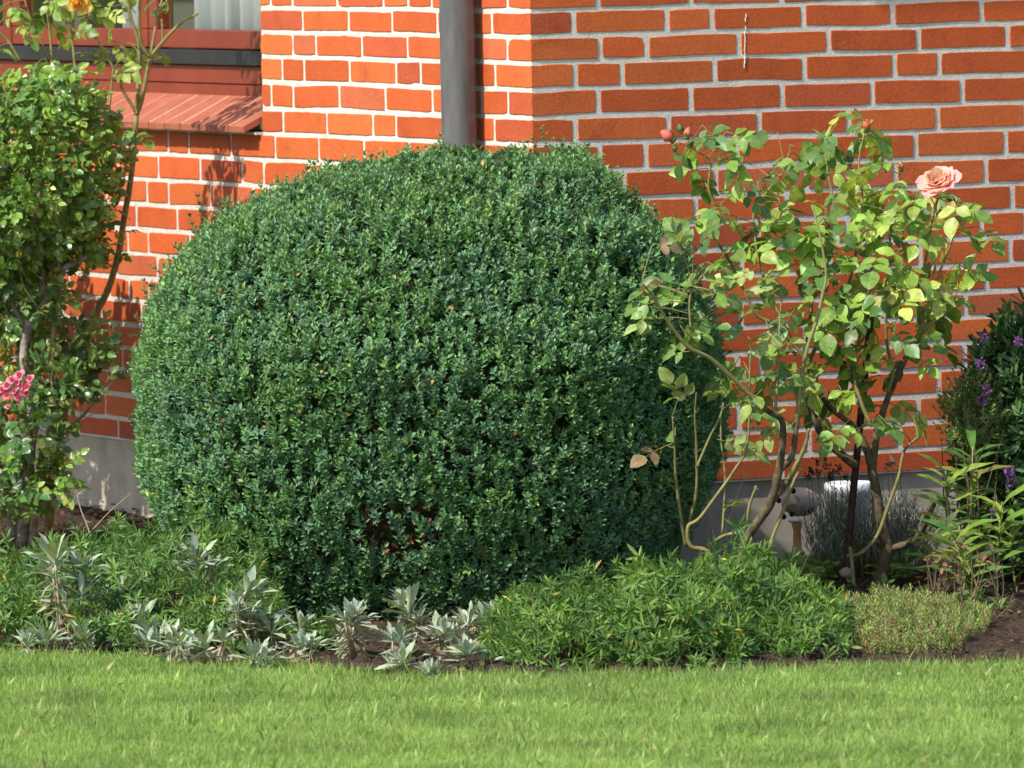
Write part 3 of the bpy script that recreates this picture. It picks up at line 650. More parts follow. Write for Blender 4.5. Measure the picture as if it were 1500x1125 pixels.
def path(pts, d0, d1):
    n = len(pts); return [P(x, y, d0+(d1-d0)*i/max(n-1, 1)) for i, (x, y) in enumerate(pts)]
def nearest(stem, q):
    d = np.linalg.norm(stem-q, axis=1); return stem[d.argmin()]
def thorns(cl_t, pts, n=10):
    for _ in range(n):
        i = random.randrange(len(pts)-1); t = random.random(); q = np.array(pts[i])*(1-t)+np.array(pts[i+1])*t; a = random.random()*6.28
        cl_t.add([q, q+np.array([math.cos(a), math.sin(a), -.3])*0.008], [0.0016, 0.0003], 4, 1)

def petal(r, h, width, cup, curl, seg=5):
    """petal grid in local coords: grows from origin up z and outward x"""
    V, Fc = [], []
    for i in range(seg+1):
        u = i/seg; w_ = width*math.sin(math.pi*min(0.08+u*0.80, 1.0)*0.93)**0.75
        for j in range(-2, 3):
            v = j/2; x = r*u**1.2+curl*u**3; z = h*(u-cup*u*u)+0.0; y = v*w_; x2 = x-abs(v)**2*width*0.45*(1-u*0.3); z += (0.10*width)*math.sin(v*5+r*900)*u
            V.append((x2, y, z))
    for i in range(seg):
        for j in range(4): b = i*5+j; Fc.append((b, b+1, b+6, b+5))
    return np.array(V), Fc
def flower(name, center, axis, R, cin, cout, nlay, parent, squash=0.8):
    V, Fc, C = [], [], []; axis = np.array(axis, float); axis /= np.linalg.norm(axis)
    x_ = np.cross(axis, [0.1, 0.9, 0.2]); x_ /= np.linalg.norm(x_); y_ = np.cross(axis, x_); m = 0
    for k in range(nlay):
        f = (k+1)/nlay; a = k*2.399963+random.gauss(0, .15); r = R*(0.10+0.90*f**1.25); h = R*squash*(1.02-0.62*f*f)
        pv, pf = petal(r*0.95, h, R*(0.26+0.32*f), 0.08+0.35*f, (-0.30+0.42*f)*r, 5)
        ca, sa = math.cos(a), math.sin(a); q = np.stack([pv[:, 0]*ca-pv[:, 1]*sa, pv[:, 0]*sa+pv[:, 1]*ca, pv[:, 2]], 1)+rng.normal(size=pv.shape)*R*0.018
        W = center+q[:, :1]*x_+q[:, 1:2]*y_+q[:, 2:3]*axis; b = m; V.append(W); m += len(W); Fc += [[b+i for i in ff] for ff in pf]
        u = np.repeat(np.arange(6)/5, 5); c = mixc(np.array(cin)[None]*np.ones((30, 1)), cout, np.clip(f*0.9+0.25*u-0.1, 0, 1)); C.append(c*random.uniform(.92, 1.06))
    o = raw_obj(name, np.vstack(V), Fc, MPET, parent, True, world=True); set_col(o, np.vstack(C)); return o
def bud(parent, q, axis, L, col, sepal=(0.12, 0.2, 0.05)):
    axis = np.array(axis, float)/np.linalg.norm(axis); x_ = np.cross(axis, [0, 1, .1]); x_ /= np.linalg.norm(x_); y_ = np.cross(axis, x_)
    pr = [(0.12, -.35), (.30, -.28), (.34, -.12), (.24, -.03), (0.36, .08), (.46, .3), (.42, .55), (.27, .82), (.10, 1.0)]; V, Fc, C = [], [], []; sg = 10
    for i, (r, z) in enumerate(pr):
        for k in range(sg):
            a = 2*math.pi*k/sg; rr = r*L*(1+.10*math.sin(3*a+z*5)*(z > .1)); V.append(q+x_*rr*math.cos(a)+y_*rr*math.sin(a)+axis*z*L); C.append(sepal if z < .05 else col)
    for i in range(len(pr)-1):
        for k in range(sg): Fc.append([i*sg+k, i*sg+(k+1) % sg, (i+1)*sg+(k+1) % sg, (i+1)*sg+k])
    Fc.append([(len(pr)-1)*sg+k for k in range(sg)])
    for k in range(5):
        a = k*1.2566; o2 = x_*math.cos(a)+y_*math.sin(a); s2 = -x_*math.sin(a)+y_*math.cos(a); b = len(V); up = random.uniform(.3, 1)
        V += [q+o2*L*.30, q+o2*L*.50+axis*L*.3*up+s2*L*.13, q+o2*L*.50+axis*L*.3*up-s2*L*.13, q+o2*L*(.6+.3*(1-up))+axis*L*(.8*up)]; C += [sepal]*4; Fc.append([b, b+1, b+3, b+2])
    o = raw_obj('bud', np.array(V), Fc, MPET, parent, True, world=True); set_col(o, np.array(C)); return o

# --- right-hand roses
RD = 19.15
A_st = [([(1278, 885), (1290, 845), (1300, 805), (1290, 760), (1280, 700), (1268, 655), (1250, 625), (1212, 592), (1192, 556), (1178, 520)], [.019, .017, .018, .0135, .0125, .011, .0085, .0075, .0068, .006], 0, 0),
        ([(1178, 520), (1186, 480), (1190, 440), (1204, 420), (1212, 380), (1215, 330), (1222, 300), (1212, 250), (1210, 205)], [.006, .0055, .005, .0045, .004, .0035, .003, .0025, .0018], 0, .06),
        ([(1190, 540), (1160, 500), (1135, 475), (1108, 460), (1085, 415), (1068, 380), (1045, 345), (1049, 312), (1038, 275), (1040, 238), (1018, 220), (994, 208)], [.006, .0056, .005, .0045, .0042, .004, .0038, .0036, .0032, .0026, .0018, .0012], 0, -.1),
        ([(1160, 500), (1132, 440), (1112, 385), (1106, 345), (1105, 310), (1128, 275), (1150, 250)], [.005, .0045, .004, .0035, .003, .0025, .0015], 0, .1),
        ([(1256, 684), (1212, 648), (1196, 620), (1183, 585), (1180, 545), (1200, 500), (1220, 470), (1232, 440), (1245, 410), (1256, 360), (1264, 300), (1258, 240), (1266, 195)], [.013, .010, .009, .007, .006, .0055, .005, .0046, .0042, .0036, .003, .0024, .0016], 0, .08),
        ([(1278, 690), (1284, 640), (1298, 590), (1324, 530), (1348, 488), (1380, 462), (1404, 446)], [.011, .010, .009, .008, .0065, .005, .003], 0, .05),
        ([(1300, 575), (1308, 545), (1299, 500), (1298, 440), (1302, 380), (1306, 330), (1318, 285), (1320, 250)], [.006, .005, .0045, .004, .0036, .003, .0024, .0014], 0, -.08),
        ([(1348, 488), (1345, 430), (1356, 380), (1364, 330), (1374, 290)], [.005, .0045, .004, .0035, .003], .04, -.04),
        ([(1348, 488), (1368, 420), (1392, 360), (1400, 330)], [.004, .0035, .003, .0018], .02, .04),
        ([(1300, 805), (1340, 790), (1365, 745), (1370, 735)], [.010, .009, .007, .006], 0, -.05),
        ([(1240, 815), (1262, 810), (1285, 785), (1300, 745), (1316, 700), (1325, 660), (1345, 640)], [.005, .0055, .0055, .0055, .005, .004, .002], -.06, -.08),
        ([(1252, 905), (1250, 850), (1246, 808), (1245, 802)], [.0055, .0055, .005, .004], -.1, -.08),
        ([(1284, 640), (1262, 590), (1250, 540), (1262, 480), (1270, 420), (1290, 360), (1300, 310)], [.008, .006, .005, .0045, .004, .003, .002], 0, .05),
        ([(1192, 556), (1225, 520), (1262, 500), (1275, 450), (1268, 400)], [.006, .005, .004, .003, .002], 0, .08)]
B_st = [([(1078, 900), (1090, 800), (1128, 738), (1141, 690), (1147, 640), (1144, 614), (1122, 600), (1082, 562), (1042, 526), (1008, 508), (978, 470), (958, 436), (940, 414)], [.014, .0135, .013, .0115, .0095, .0085, .0075, .0065, .006, .0055, .0045, .0035, .002], 0, -.32),
        ([(1141, 690), (1160, 668), (1167, 620), (1172, 575), (1180, 520), (1196, 470), (1204, 436), (1210, 400), (1200, 340), (1190, 300)], [.009, .0085, .0075, .0065, .006, .005, .0045, .004, .003, .002], 0, .1),
        ([(1120, 748), (1150, 710), (1168, 678), (1180, 652), (1185, 628)], [.008, .0075, .0065, .0055, .004], 0, -.05),
        ([(1115, 880), (1126, 806), (1146, 752), (1165, 700), (1176, 686)], [.0055, .005, .0048, .004, .003], -.04, -.04),
        ([(1062, 880), (1040, 812), (1012, 800), (1008, 772), (1024, 760), (1048, 728), (1075, 690), (1095, 650), (1098, 560), (1100, 500)], [.007, .0065, .006, .0055, .005, .0045, .004, .0035, .003, .002], -.02, -.06),
        ([(1008, 772), (1020, 720), (1020, 650), (1018, 610), (1020, 575)], [.005, .004, .003, .0026, .002], 0, -.1),
        ([(1020, 686), (1040, 640), (1055, 610), (1060, 590)], [.004, .0036, .003, .002], -.05, -.05),
        ([(1036, 800), (1060, 785), (1090, 775), (1098, 740), (1108, 712)], [.0055, .005, .005, .0045, .003], 0, -.05),
        ([(1005, 800), (998, 760), (990, 700), (988, 650), (985, 610)], [.005, .0045, .004, .003, .002], 0, -.08),
        ([(1058, 785), (1062, 700), (1056, 640), (1058, 580)], [.0035, .003, .0026, .002], 0, .05),
        ([(1136, 600), (1140, 540), (1142, 480), (1146, 420)], [.0045, .004, .0035, .002], 0, .05),
        ([(1008, 508), (1012, 490), (1010, 445), (1015, 420)], [.004, .0035, .003, .002], -.1, -.12)]
def z3(l): return [(900+x/2.5, 120+y/2.5) for x, y in l]
def z4(l): return [(900+x/2.5, 500+y/2.5) for x, y in l]
LA = z3([(190, 280), (235, 300), (370, 180), (400, 215), (340, 175), (470, 200), (520, 170), (270, 240), (300, 500), (440, 400), (450, 520), (380, 470), (560, 395), (530, 440), (330, 370), (590, 300), (660, 310), (640, 470), (570, 510), (770, 510), (700, 540), (690, 580), (830, 560), (870, 550), (900, 330), (770, 310), (860, 110), (780, 160), (840, 145), (960, 170), (970, 220), (870, 230), (780, 260), (700, 290), (640, 380), (1000, 480), (1000, 520), (1050, 540), (960, 440), (1090, 440), (1110, 410), (1200, 490), (1220, 450), (1290, 520), (1300, 445), (1370, 560), (1350, 490), (1250, 490), (1210, 615), (1130, 600), (1170, 670), (1110, 700), (1040, 690), (1050, 620), (930, 590), (970, 590), (880, 650), (910, 670), (860, 655), (720, 720), (770, 710), (680, 670), (860, 880), (930, 870), (860, 790), (920, 820), (990, 780), (1050, 760), (1130, 810), (1100, 810), (1200, 750), (1270, 790), (1310, 700), (1260, 700), (1160, 960), (1090, 960), (930, 1080), (850, 1050), (780, 970), (870, 960), (950, 960), (740, 1030), (1200, 1030), (980, 1020), (820, 400), (900, 400), (1010, 410), (950, 500), (1080, 500), (1160, 540), (1140, 480), (480, 300), (560, 340), (430, 260), (840, 300), (930, 270), (1210, 700), (880, 730), (600, 600), (500, 620), (420, 610)])
LA += z4([(720, 240), (780, 215), (700, 160), (840, 200), (940, 230), (860, 190), (860, 350), (820, 320), (900, 210), (1050, 240), (1000, 290)])
LBs = z3([(215, 430), (145, 310), (215, 560), (250, 540), (600, 700), (570, 770), (470, 700), (440, 710), (360, 680), (270, 730), (230, 750), (300, 690), (200, 770), (50, 730), (30, 740), (40, 880), (100, 870), (310, 880), (330, 920), (430, 900), (270, 900), (560, 950), (620, 960), (590, 900), (520, 960), (690, 1080), (620, 1090), (560, 1060), (400, 780), (350, 760)])
LBs += z4([(140, 370), (125, 410), (90, 360), (200, 200), (250, 190), (350, 180), (400, 150), (460, 190), (500, 210), (470, 260), (540, 260), (580, 320), (540, 360), (650, 160), (180, 520), (420, 590), (440, 370), (330, 355), (520, 400), (640, 290)])
def build_rose(E, stems, leafpos, dbase, leafmat, size, palette, nlp=(3, 5), barkcut=0.0062, spread=0.14, seed=1, extra=0, twig=True, updroop=0.35):
    random.seed(seed); tg, tb, cl = Tubes(), Tubes(), Cloud('oval'); allp = []
    for pts, rad, da, db in stems:
        w_ = path(pts, dbase+da, dbase+db); rad = np.array(rad)*(.84 if dbase < 20 else 1.0); sp, sr = smooth_path(w_, rad, 6); allp.append(sp)
        cut = int((sr > barkcut).sum())
        if cut >= 3: tb.add(sp[:cut+1], sr[:cut+1], 9, 1, 0.07)
        if cut < len(sp)-1: tg.add(sp[max(cut, 0):], sr[max(cut, 0):], 7, 1, 0.03)
        thorns(tg, sp[cut:] if cut < len(sp)-2 else sp, 8)
    S_ = np.vstack(allp)
    for i in range(extra): x, y = random.choice(leafpos); leafpos = leafpos+[(x+random.gauss(0, 22), max(y+random.gauss(0, 22), 205 if x > 900 else -400))]
    for (px, py) in leafpos:
        q0 = P(px, py, dbase); st_ = nearest(S_, q0); q = P(px, py, st_[1]+random.gauss(0, spread))
        st_ = nearest(S_, q); v = q-st_; dist = np.linalg.norm(v)
        if dist > .11: q = st_+v*.11/dist; v = q-st_; dist = .11
        dirv = v/(dist+1e-6)*0.8+np.array([random.gauss(0, .5), random.gauss(0, .5)-.15, -updroop+random.gauss(0, .3)]); dirv /= np.linalg.norm(dirv)
        base = q-dirv*size*0.9
        if dist > 0.02: tg.add([st_, (st_+base)/2+np.array([0, 0, .03*dist]), base], [0.0016, 0.0013, 0.0011], 5, 3)
        nr = LIT*0.9+np.array([0, -0.35, 0.25])+rng.normal(size=3)*0.42; r = random.random(); acc = 0
        for wgt, c in palette:
            acc += wgt
            if r <= acc: break
        rose_spray(cl, tg, base, dirv, nr, size*random.uniform(.78, 1.12), c, random.choice(nlp))
    if tb.n: tb.build('old_wood', M_BARK, E)
    tg.build('stems', M_STEMG, E); cl.build('leaves', leafmat, E, True)
    return S_
PAL = [(.36, (0.27, 0.41, 0.072)), (.28, (0.18, 0.31, 0.06)), (.22, (0.10, 0.20, 0.055)), (.12, (0.40, 0.50, 0.11)), (.04, (0.46, 0.40, 0.12))]
LA += [(x, y) for x, y in zip(np.random.default_rng(5).normal(1230, 95, 40), np.random.default_rng(6).normal(420, 85, 40))]
RA = empty('rose_bush', P(1280, 880, RD), 'tall rose bush with one open pink bloom in front of the shaded brick wall', 'rose')
build_rose(RA, A_st, LA, RD, M_ROSE, 0.049, PAL, seed=3, extra=62)
fc = P(1377, 272, RD-.06); flower('bloom', fc, (-0.3, -0.55, 0.75), 0.056, (1.0, 0.78, 0.50), (0.96, 0.50, 0.46), 40, RA, 0.95)
cl = Cloud('lance'); 
bud(RA, P(984, 203, RD-.1), (-.75, -.1, .55), .030, (0.85, 0.22, 0.16)); bud(RA, P(1269, 188, RD+.08), (0.05, -.1, 1), .021, (0.85, 0.20, 0.12)); bud(RA, P(1320, 247, RD-.08), (-.1, 0, 1), .018, (0.55, 0.30, 0.12))
bud(RA, P(1006, 200, RD-.1), (.25, -.1, 1), .022, (0.75, 0.25, 0.16)); bud(RA, P(998, 192, RD-.1), (-.35, -.1, 1), .017, (0.16, 0.24, 0.06)); bud(RA, P(1012, 212, RD-.1), (.1, -.3, .9), .016, (0.16, 0.24, 0.06))
for (x, y) in ((1277, 243), (1290, 238), (1297, 250), (988, 214)): bud(RA, P(x, y, RD+.02), (.1, 0, -1 if y == 214 else 1), .014, (0.16, 0.24, 0.06))
RB = empty('rose_bush', P(1078, 905, 18.6), 'sparse bent rose bush with spotted leaves leaning over the right side of the boxwood', 'rose')
PALB = [(.40, (0.20, 0.32, 0.065)), (.30, (0.13, 0.24, 0.06)), (.24, (0.30, 0.38, 0.13)), (.06, (0.30, 0.20, 0.12))]
build_rose(RB, B_st, LBs, 18.62, M_ROSE, 0.044, PALB, nlp=(3, 3, 5), seed=8, extra=14, spread=0.05)

# stake
sk = empty('plant_stake', P(1238, 880, 19.25), 'dark rusty iron stake leaning behind the stems of the pink rose bush', 'stake')
tk = Tubes(); tk.add([P(1236, 895, 19.27), P(1243, 800, 19.27), P(1256, 660, 19.28), P(1270, 520, 19.3), P(1276, 455, 19.3)], [.0088, .0088, .0085, .0085, .0085], 10, 3, .03); tk.build('rod', M_RUST, sk)
tk = Tubes(); tk.add([P(1231, 842, 19.25), P(1240, 838, 19.25), P(1248, 842, 19.255)], [.011, .013, .011], 8, 2, .1); tk.build('tie', M_STRAW, sk)

# --- left shrub rose (dense) with pink cluster
LD = 20.75
SR = empty('shrub_rose', P(40, 790, LD), 'dense glossy leaved shrub rose with a pink flower cluster at the left edge', 'rose')
random.seed(12); tg, tb, cl = Tubes(), Tubes(), Cloud('oval')
trunk = [([(30, 800), (38, 740), (45, 650), (52, 590), (36, 540), (40, 485), (56, 460), (80, 418), (96, 392), (115, 384), (140, 365)], [.016, .015, .014, .013, .012, .012, .011, .010, .008, .007, .004]),
         ([(20, 800), (10, 700), (0, 600), (-20, 480), (-30, 380), (-10, 280)], [.014, .012, .010, .008, .006, .004]), ([(56, 460), (62, 400), (50, 330), (60, 260), (52, 180)], [.008, .007, .005, .004, .003]),
         ([(45, 800), (66, 700), (95, 640), (130, 600), (165, 560)], [.009, .007, .006, .004, .002]), ([(40, 485), (10, 430), (-10, 360), (0, 250), (10, 150)], [.008, .006, .005, .004, .003])]
for pts, rad in trunk: tb.add(path(pts, LD, LD-.05), rad, 9, 4, .08)
ys = [([(70, 790), (72, 640), (77, 506), (85, 444), (88, 415), (84, 350), (95, 290)], [.008, .008, .007, .0065, .006, .004, .002])]
PALS = [(.34, (0.21, 0.37, 0.06)), (.34, (0.135, 0.26, 0.052)), (.2, (0.09, 0.19, 0.045)), (.12, (0.29, 0.40, 0.085))]
def ell_cluster(cx, cy, d, rx, ry, rz, n, size, pal, shell=0.55, c0=None):
    c0 = P(cx, cy, d) if c0 is None else c0
    for _ in range(n):
        v = rng.normal(size=3); v /= np.linalg.norm(v); r = random.uniform(shell, 1)**0.6; q = c0+v*np.array([rx, ry, rz])*r*(1+.10*math.sin(v[0]*7+v[2]*5))
        r0 = random.random(); acc = 0
        for wgt, c in pal:
            acc += wgt
            if r0 <= acc: break
        dirv = v*0.7+np.array([0, -.1, .25])+rng.normal(size=3)*.4; nr = LIT*.8+v*.5+rng.normal(size=3)*.45+np.array([0, -.2, .2])
        rose_spray(cl, tg, q-dirv/np.linalg.norm(dirv)*.02, dirv, nr, size*random.uniform(.75, 1.2), c, random.choice((5, 5, 3)))
ell_cluster(10, 255, LD, .285, .28, .275, 2300, .0225, PALS, .45)
ell_cluster(85, 150, LD-.05, .11, .18, .10, 110, .026, PALS, .2)
ell_cluster(130, 330, LD, .10, .16, .13, 120, .025, PALS, .1)
ell_cluster(-140, 470, LD, .21, .22, .33, 750, .028, PALS, .2)
for bb in (2.02, 2.3, 2.58, 2.86):
    ell_cluster(0, 0, 0, .15, .15, .30, 420, .036, PALS, .1, CORNER-eA*.5+eB*bb+np.array([0, 0, .74]))
PALD = [(.3, (0.12, 0.22, 0.05)), (.5, (0.075, 0.17, 0.045)), (.2, (0.19, 0.27, 0.07))]
ell_cluster(40, 430, LD, .19, .2, .09, 110, .025, PALD, .1)
ell_cluster(120, 500, LD, .115, .12, .06, 62, .026, PALD, .1)
ell_cluster(85, 555, LD-.05, .15, .16, .07, 110, .028, PALD, .1)
ell_cluster(40, 640, LD-.1, .13, .16, .11, 85, .027, PALD, .1)
ell_cluster(75, 690, LD-.15, .085, .12, .07, 42, .026, PALS, .1)
ell_cluster(10, 725, LD-.15, .12, .16, .08, 70, .026, PALD, .1)
ell_cluster(-130, 680, LD, .20, .22, .16, 420, .028, PALD, .2)
for _ in range(200):                # thin twigs through the crown
    x, y = random.uniform(-140, 120), random.uniform(150, 640); a = P(x, y, LD+random.gauss(0, .1)); b = a+np.array([random.gauss(0, .05), random.gauss(0, .05), random.uniform(.03, .12)])
    tg.add([a, (a+b)/2+rng.normal(size=3)*.008, b], [.0012, .001, .0006], 4, 2)
for pts, rad in ys: tg.add(path(pts, LD-.05, LD-.05), rad, 8, 4)
tb.build('old_wood', M_GREY, SR); tg.build('stems', M_STEMG, SR); cl.build('leaves', M_ROSE2, SR, True)
for (x, y, r) in ((30, 549, 16), (11, 564, 15), (10, 576, 15), (40, 565, 16), (35, 573, 15), (26, 556, 13), (44, 553, 12), (25, 581, 12), (21, 571, 12), (18, 555, 13), (-2, 578, 12), (12, 594, 8), (31, 563, 12), (3, 569, 12)):
    flower('blossom', P(x, y+2, LD-.28), (random.gauss(-.2, .3), -.8, random.gauss(.5, .25)), r/590*.68, (0.75, 0.16, 0.22), (0.86, 0.36, 0.46), 14, SR, .8)

# --- tall yellow rose
TD = 20.98
TR = empty('standard_rose', P(70, 790, TD), 'tall bare stemmed rose with a yellow bloom rising in front of the red window', 'rose')
T_st = [([(68, 800), (88, 650), (106, 540), (122, 495), (140, 460), (158, 425), (173, 375), (182, 320), (193, 253), (200, 170)], [.010, .010, .0098, .0096, .0092, .009, .0088, .0082, .0076, .0072], 0, .03),
        ([(200, 170), (203, 110), (203, 60), (190, 20), (182, -60), (176, -160)], [.006, .0055, .005, .0045, .004, .002], .03, .03),
        ([(200, 168), (208, 145), (220, 88), (238, 62), (265, 34), (290, 20)], [.0068, .0062, .0055, .0048, .004, .0028], .03, .03), ([(238, 62), (238, 45), (237, 28)], [.003, .0028, .0026], .03, .03),
        ([(200, 166), (178, 128), (160, 87), (133, 43), (120, -10)], [.0045, .004, .0036, .003, .0025], .03, 0), ([(220, 85), (207, 62), (204, 20), (210, -50), (222, -140)], [.005, .0046, .004, .0036, .002], .03, 0),
        ([(155, 225), (158, 190), (163, 130), (166, 100)], [.0035, .0032, .003, .002], 0, 0), ([(220, 85), (232, 20), (250, -40), (262, -120)], [.004, .0036, .003, .002], .03, .06),
        ([(40, 250), (74, 160), (76, 90), (70, 20), (60, -60)], [.0045, .004, .0036, .003, .002], 0, 0), ([(100, 240), (110, 120), (106, 50), (112, 5)], [.0045, .004, .0036, .003], 0, 0), ([(30, 90), (12, 60), (-10, 40)], [.004, .0035, .003], 0, 0), ([(76, 90), (50, 40), (30, -20)], [.003, .0026, .002], 0, 0)]
def z1(l): return [(x/3, y/3) for x, y in l]
LT = z1([(90, 120), (30, 70), (10, 230), (285, 165), (360, 140), (380, 230), (430, 230), (240, 110), (230, 30), (480, 130), (530, 210), (600, 230), (560, 290), (530, 300), (620, 270), (735, 245), (690, 45), (410, 20), (440, 80), (500, 60), (320, 110), (200, 20), (150, 90), (120, 150), (620, 590), (560, 585), (490, 660), (550, 700), (720, 10), (260, 30), (60, 40), (10, 20), (180, 70), (380, 60), (560, 20), (640, 25), (300, 60), (100, 60), (460, 30)])
LT += [(x, y) for x, y in zip(rng.normal(200, 70, 42), rng.uniform(-230, -25, 42))]
build_rose(TR, T_st, LT, TD, M_ROSE, 0.034, [(.5, (0.24, 0.36, 0.07)), (.35, (0.14, 0.25, 0.05)), (.15, (0.35, 0.42, 0.11))], nlp=(3, 5), seed=21, barkcut=.05, spread=.08)
flower('bloom', P(117, 0, TD-.05), (-0.2, -0.4, -0.1), 0.042, (0.90, 0.50, 0.06), (0.92, 0.66, 0.16), 26, TR, .8)

# ------------------------------------------------------------------ hebe and right edge
def sprig_ball(E, cx, cy, d, rx, ry, rz, n, kind, leafL, leafW, npair, pal, mat, spring, up=.5, woodn=30, shell=.5, name='leaves', floor=True, stem_r=.0018):
    cl = Cloud(kind); tg = Tubes(); c0 = P(cx, cy, d); v = norm(rv(n)); r = rng.uniform(shell, 1, n)**.5
    p = c0+v*np.array([rx, ry, rz])*r[:, None]; ok = p[:, 2] > .01
    p, v = p[ok], v[ok]; n = len(p); g_ = norm(v*.7+np.array([0, 0, up])+rv(n, .25)); s1 = norm(np.cross(g_, rv(n))); s2 = np.cross(g_, s1)
    cols = np.array([c for w_, c in pal])[rng.choice(len(pal), n, p=np.array([w_ for w_, c in pal])/sum(w_ for w_, c in pal))]; Ls = spring*rng.uniform(.7, 1.3, n)
    for k in range(npair):
        t = (k+.5)/npair; a = k*2.4+rng.uniform(0, .6, n); sd = s1*np.cos(a)[:, None]+s2*np.sin(a)[:, None]; op = 1.1-.7*t
        for sg in (-1, 1):
            sz = leafL*rng.uniform(.7, 1.2, n)
            cl.add(p-g_*(Ls*(1-t))[:, None], g_*(1.05-op*.5)+sg*sd*op+rv(n, .1), g_-sg*sd*.5, sz, sz*leafW, cols*(1+rng.normal(size=(n, 1))*.14), .16, .25)
    o = cl.build(name, mat, E)
    base = np.array([c0[0], c0[1], 0])
    for i in range(woodn):
        j = rng.integers(n); q = p[j]; m_ = (q+base)/2+rng.normal(size=3)*.02; tg.add([base+rng.normal(size=3)*[.03, .03, 0], m_, q], [stem_r*2, stem_r*1.3, stem_r*.6], 5, 3)
    tg.build('stems', M_TWIG, E); return p
HB = empty('flowering_shrub', P(1490, 875, 19.35), 'dark green bushy shrub dotted with small purple flowers at the right edge', 'shrub')
sprig_ball(HB, 1512, 650, 19.35, .19, .2, .345, 2400, 'lance', .034, .30, 4, [(.55, (0.05, 0.12, 0.04)), (.3, (0.08, 0.165, 0.05)), (.15, (0.15, 0.25, 0.07))], M_BOX, .05, .4, 40, .3)
def florets(E, px, py, d, r, n, col=(0.36, 0.12, 0.42)):
    cl = Cloud('tiny'); c = P(px, py, d); v = norm(rv(n)); p = c+v*r*rng.uniform(.5, 1, (n, 1))*np.array([1, 1, 1.1]); cl.add(p, v+rv(n, .4), v+rv(n, .4), .007, .005, vary(col, n, .25), .1, .2); cl.build('flower_cluster', MPET, E)
for (x, y, r) in ((1441, 495, .012), (1492, 500, .010), (1436, 533, .014), (1445, 572, .015), (1438, 586, .012), (1481, 705, .014), (1478, 690, .012), (1455, 750, .006)): florets(HB, x, y, 19.14, r*.8, 45)
HT = empty('heather_bush', P(1420, 860, 19.3), 'pale green feathery heather like sprigs left of the purple flowered shrub', 'shrub')
sprig_ball(HT, 1425, 605, 19.22, .10, .1, .12, 420, 'tiny', .010, .38, 12, [(.5, (0.22, 0.32, 0.10)), (.4, (0.10, 0.17, 0.05)), (.1, (0.25, 0.17, 0.10))], M_GREEN, .055, .7, 16, .1)
cl = Cloud('lance'); tg = Tubes()
LY = empty('lance_leaved_perennial', P(1420, 880, 19.0), 'yellow green perennial with long arching lance shaped leaves on upright stems, near the right edge', 'perennial')
random.seed(4)
for (bx, by, tx, ty, dd) in ((1400, 880, 1385, 690, 19.0), (1430, 885, 1425, 655, 19.05), (1455, 880, 1468, 735, 18.9), (1410, 885, 1405, 770, 18.85), (1490, 880, 1480, 760, 18.95), (1440, 890, 1395, 790, 18.8), (1385, 885, 1362, 780, 18.95), (1520, 890, 1530, 730, 18.95)):
    b, tp_ = P(bx, by, dd), P(tx, ty, dd); tg.add([b, (b+tp_)/2+rng.normal(size=3)*.008, tp_], [.003, .0026, .0018], 6, 3); m = int(abs(by-ty)/9)
    for i in range(m):
        t = .28+.72*i/m; q = b+(tp_-b)*t; a = i*2.4+random.random(); o2 = np.array([math.cos(a), math.sin(a)*.8, .55+.5*t]); L = random.uniform(.06, .11)
        cl.add(q, o2, np.array([-o2[0]*.5, -.45, .8]), L, L*.23, vary(random.choice([(0.16, 0.26, 0.04), (0.11, 0.21, 0.04), (0.24, 0.30, 0.06), (0.08, 0.16, 0.04)]), 1), random.uniform(.3, .65), .3)
cl.build('leaves', M_GREEN, LY, True); tg.build('stems', M_STEMG, LY)

# lavender
LVN = empty('lavender_clump', P(1270, 860, 19.55), 'blue grey lavender clump with dark seed heads behind the rose stems', 'lavender')
cl = Cloud('lance'); tg = Tubes(); random.seed(9)
for i in range(400):
    px = random.choice([random.gauss(1215, 18), random.gauss(1275, 40), random.gauss(1335, 22)]); dd = 19.55+random.gauss(0, .06); top = 700+abs(px-1270)*.35+random.uniform(0, 90)
    if px < 1172 or px > 1392: continue
    b = P(px*.6+1265*.4, 870, dd); b[2] = 0.0; q = P(px, top, dd); tg.add([b, (b+q)/2+rng.normal(size=3)*.01, q], [.0012, .001, .0006], 4, 2); m = 9
    t = np.linspace(.35, 1, m)[:, None]; pp = b+(q-b)*t; a = rng.uniform(0, 6.28, m)
    cl.add(pp, np.stack([np.cos(a)*.7, np.sin(a)*.7, np.full(m, .9)], 1), rv(m)+[0, 0, 1], rng.uniform(.016, .03, m), .0028, vary((0.29, 0.37, 0.37), m, .2), .1, .2)
cl.build('leaves', M_SILV, LVN)
for (x, y) in ((1188, 690), (1196, 676), (1206, 672), (1211, 683), (1221, 693), (1230, 688), (1199, 694), (1240, 700), (1183, 700), (1216, 700), (1300, 684), (1318, 690), (1307, 676)):
    b, q = P(x+8, 790, 19.55), P(x, y, 19.6); tg.add([b, (b+q)/2, q], [.001, .0009, .0008], 4, 2)
    V = []; c2 = Cloud('tiny'); n = 26; c2.add(q+rv(n, .0035)+np.array([0, 0, .004])*rng.normal(size=(n, 1)), rv(n)+[0, 0, .8], rv(n), .008, .005, vary((0.075, 0.06, 0.095) if x < 1290 else (0.28, 0.20, 0.16), n, .2)); c2.build('seed_head', M_DRY, LVN)
tg.build('stems', M_STEMG, LVN)

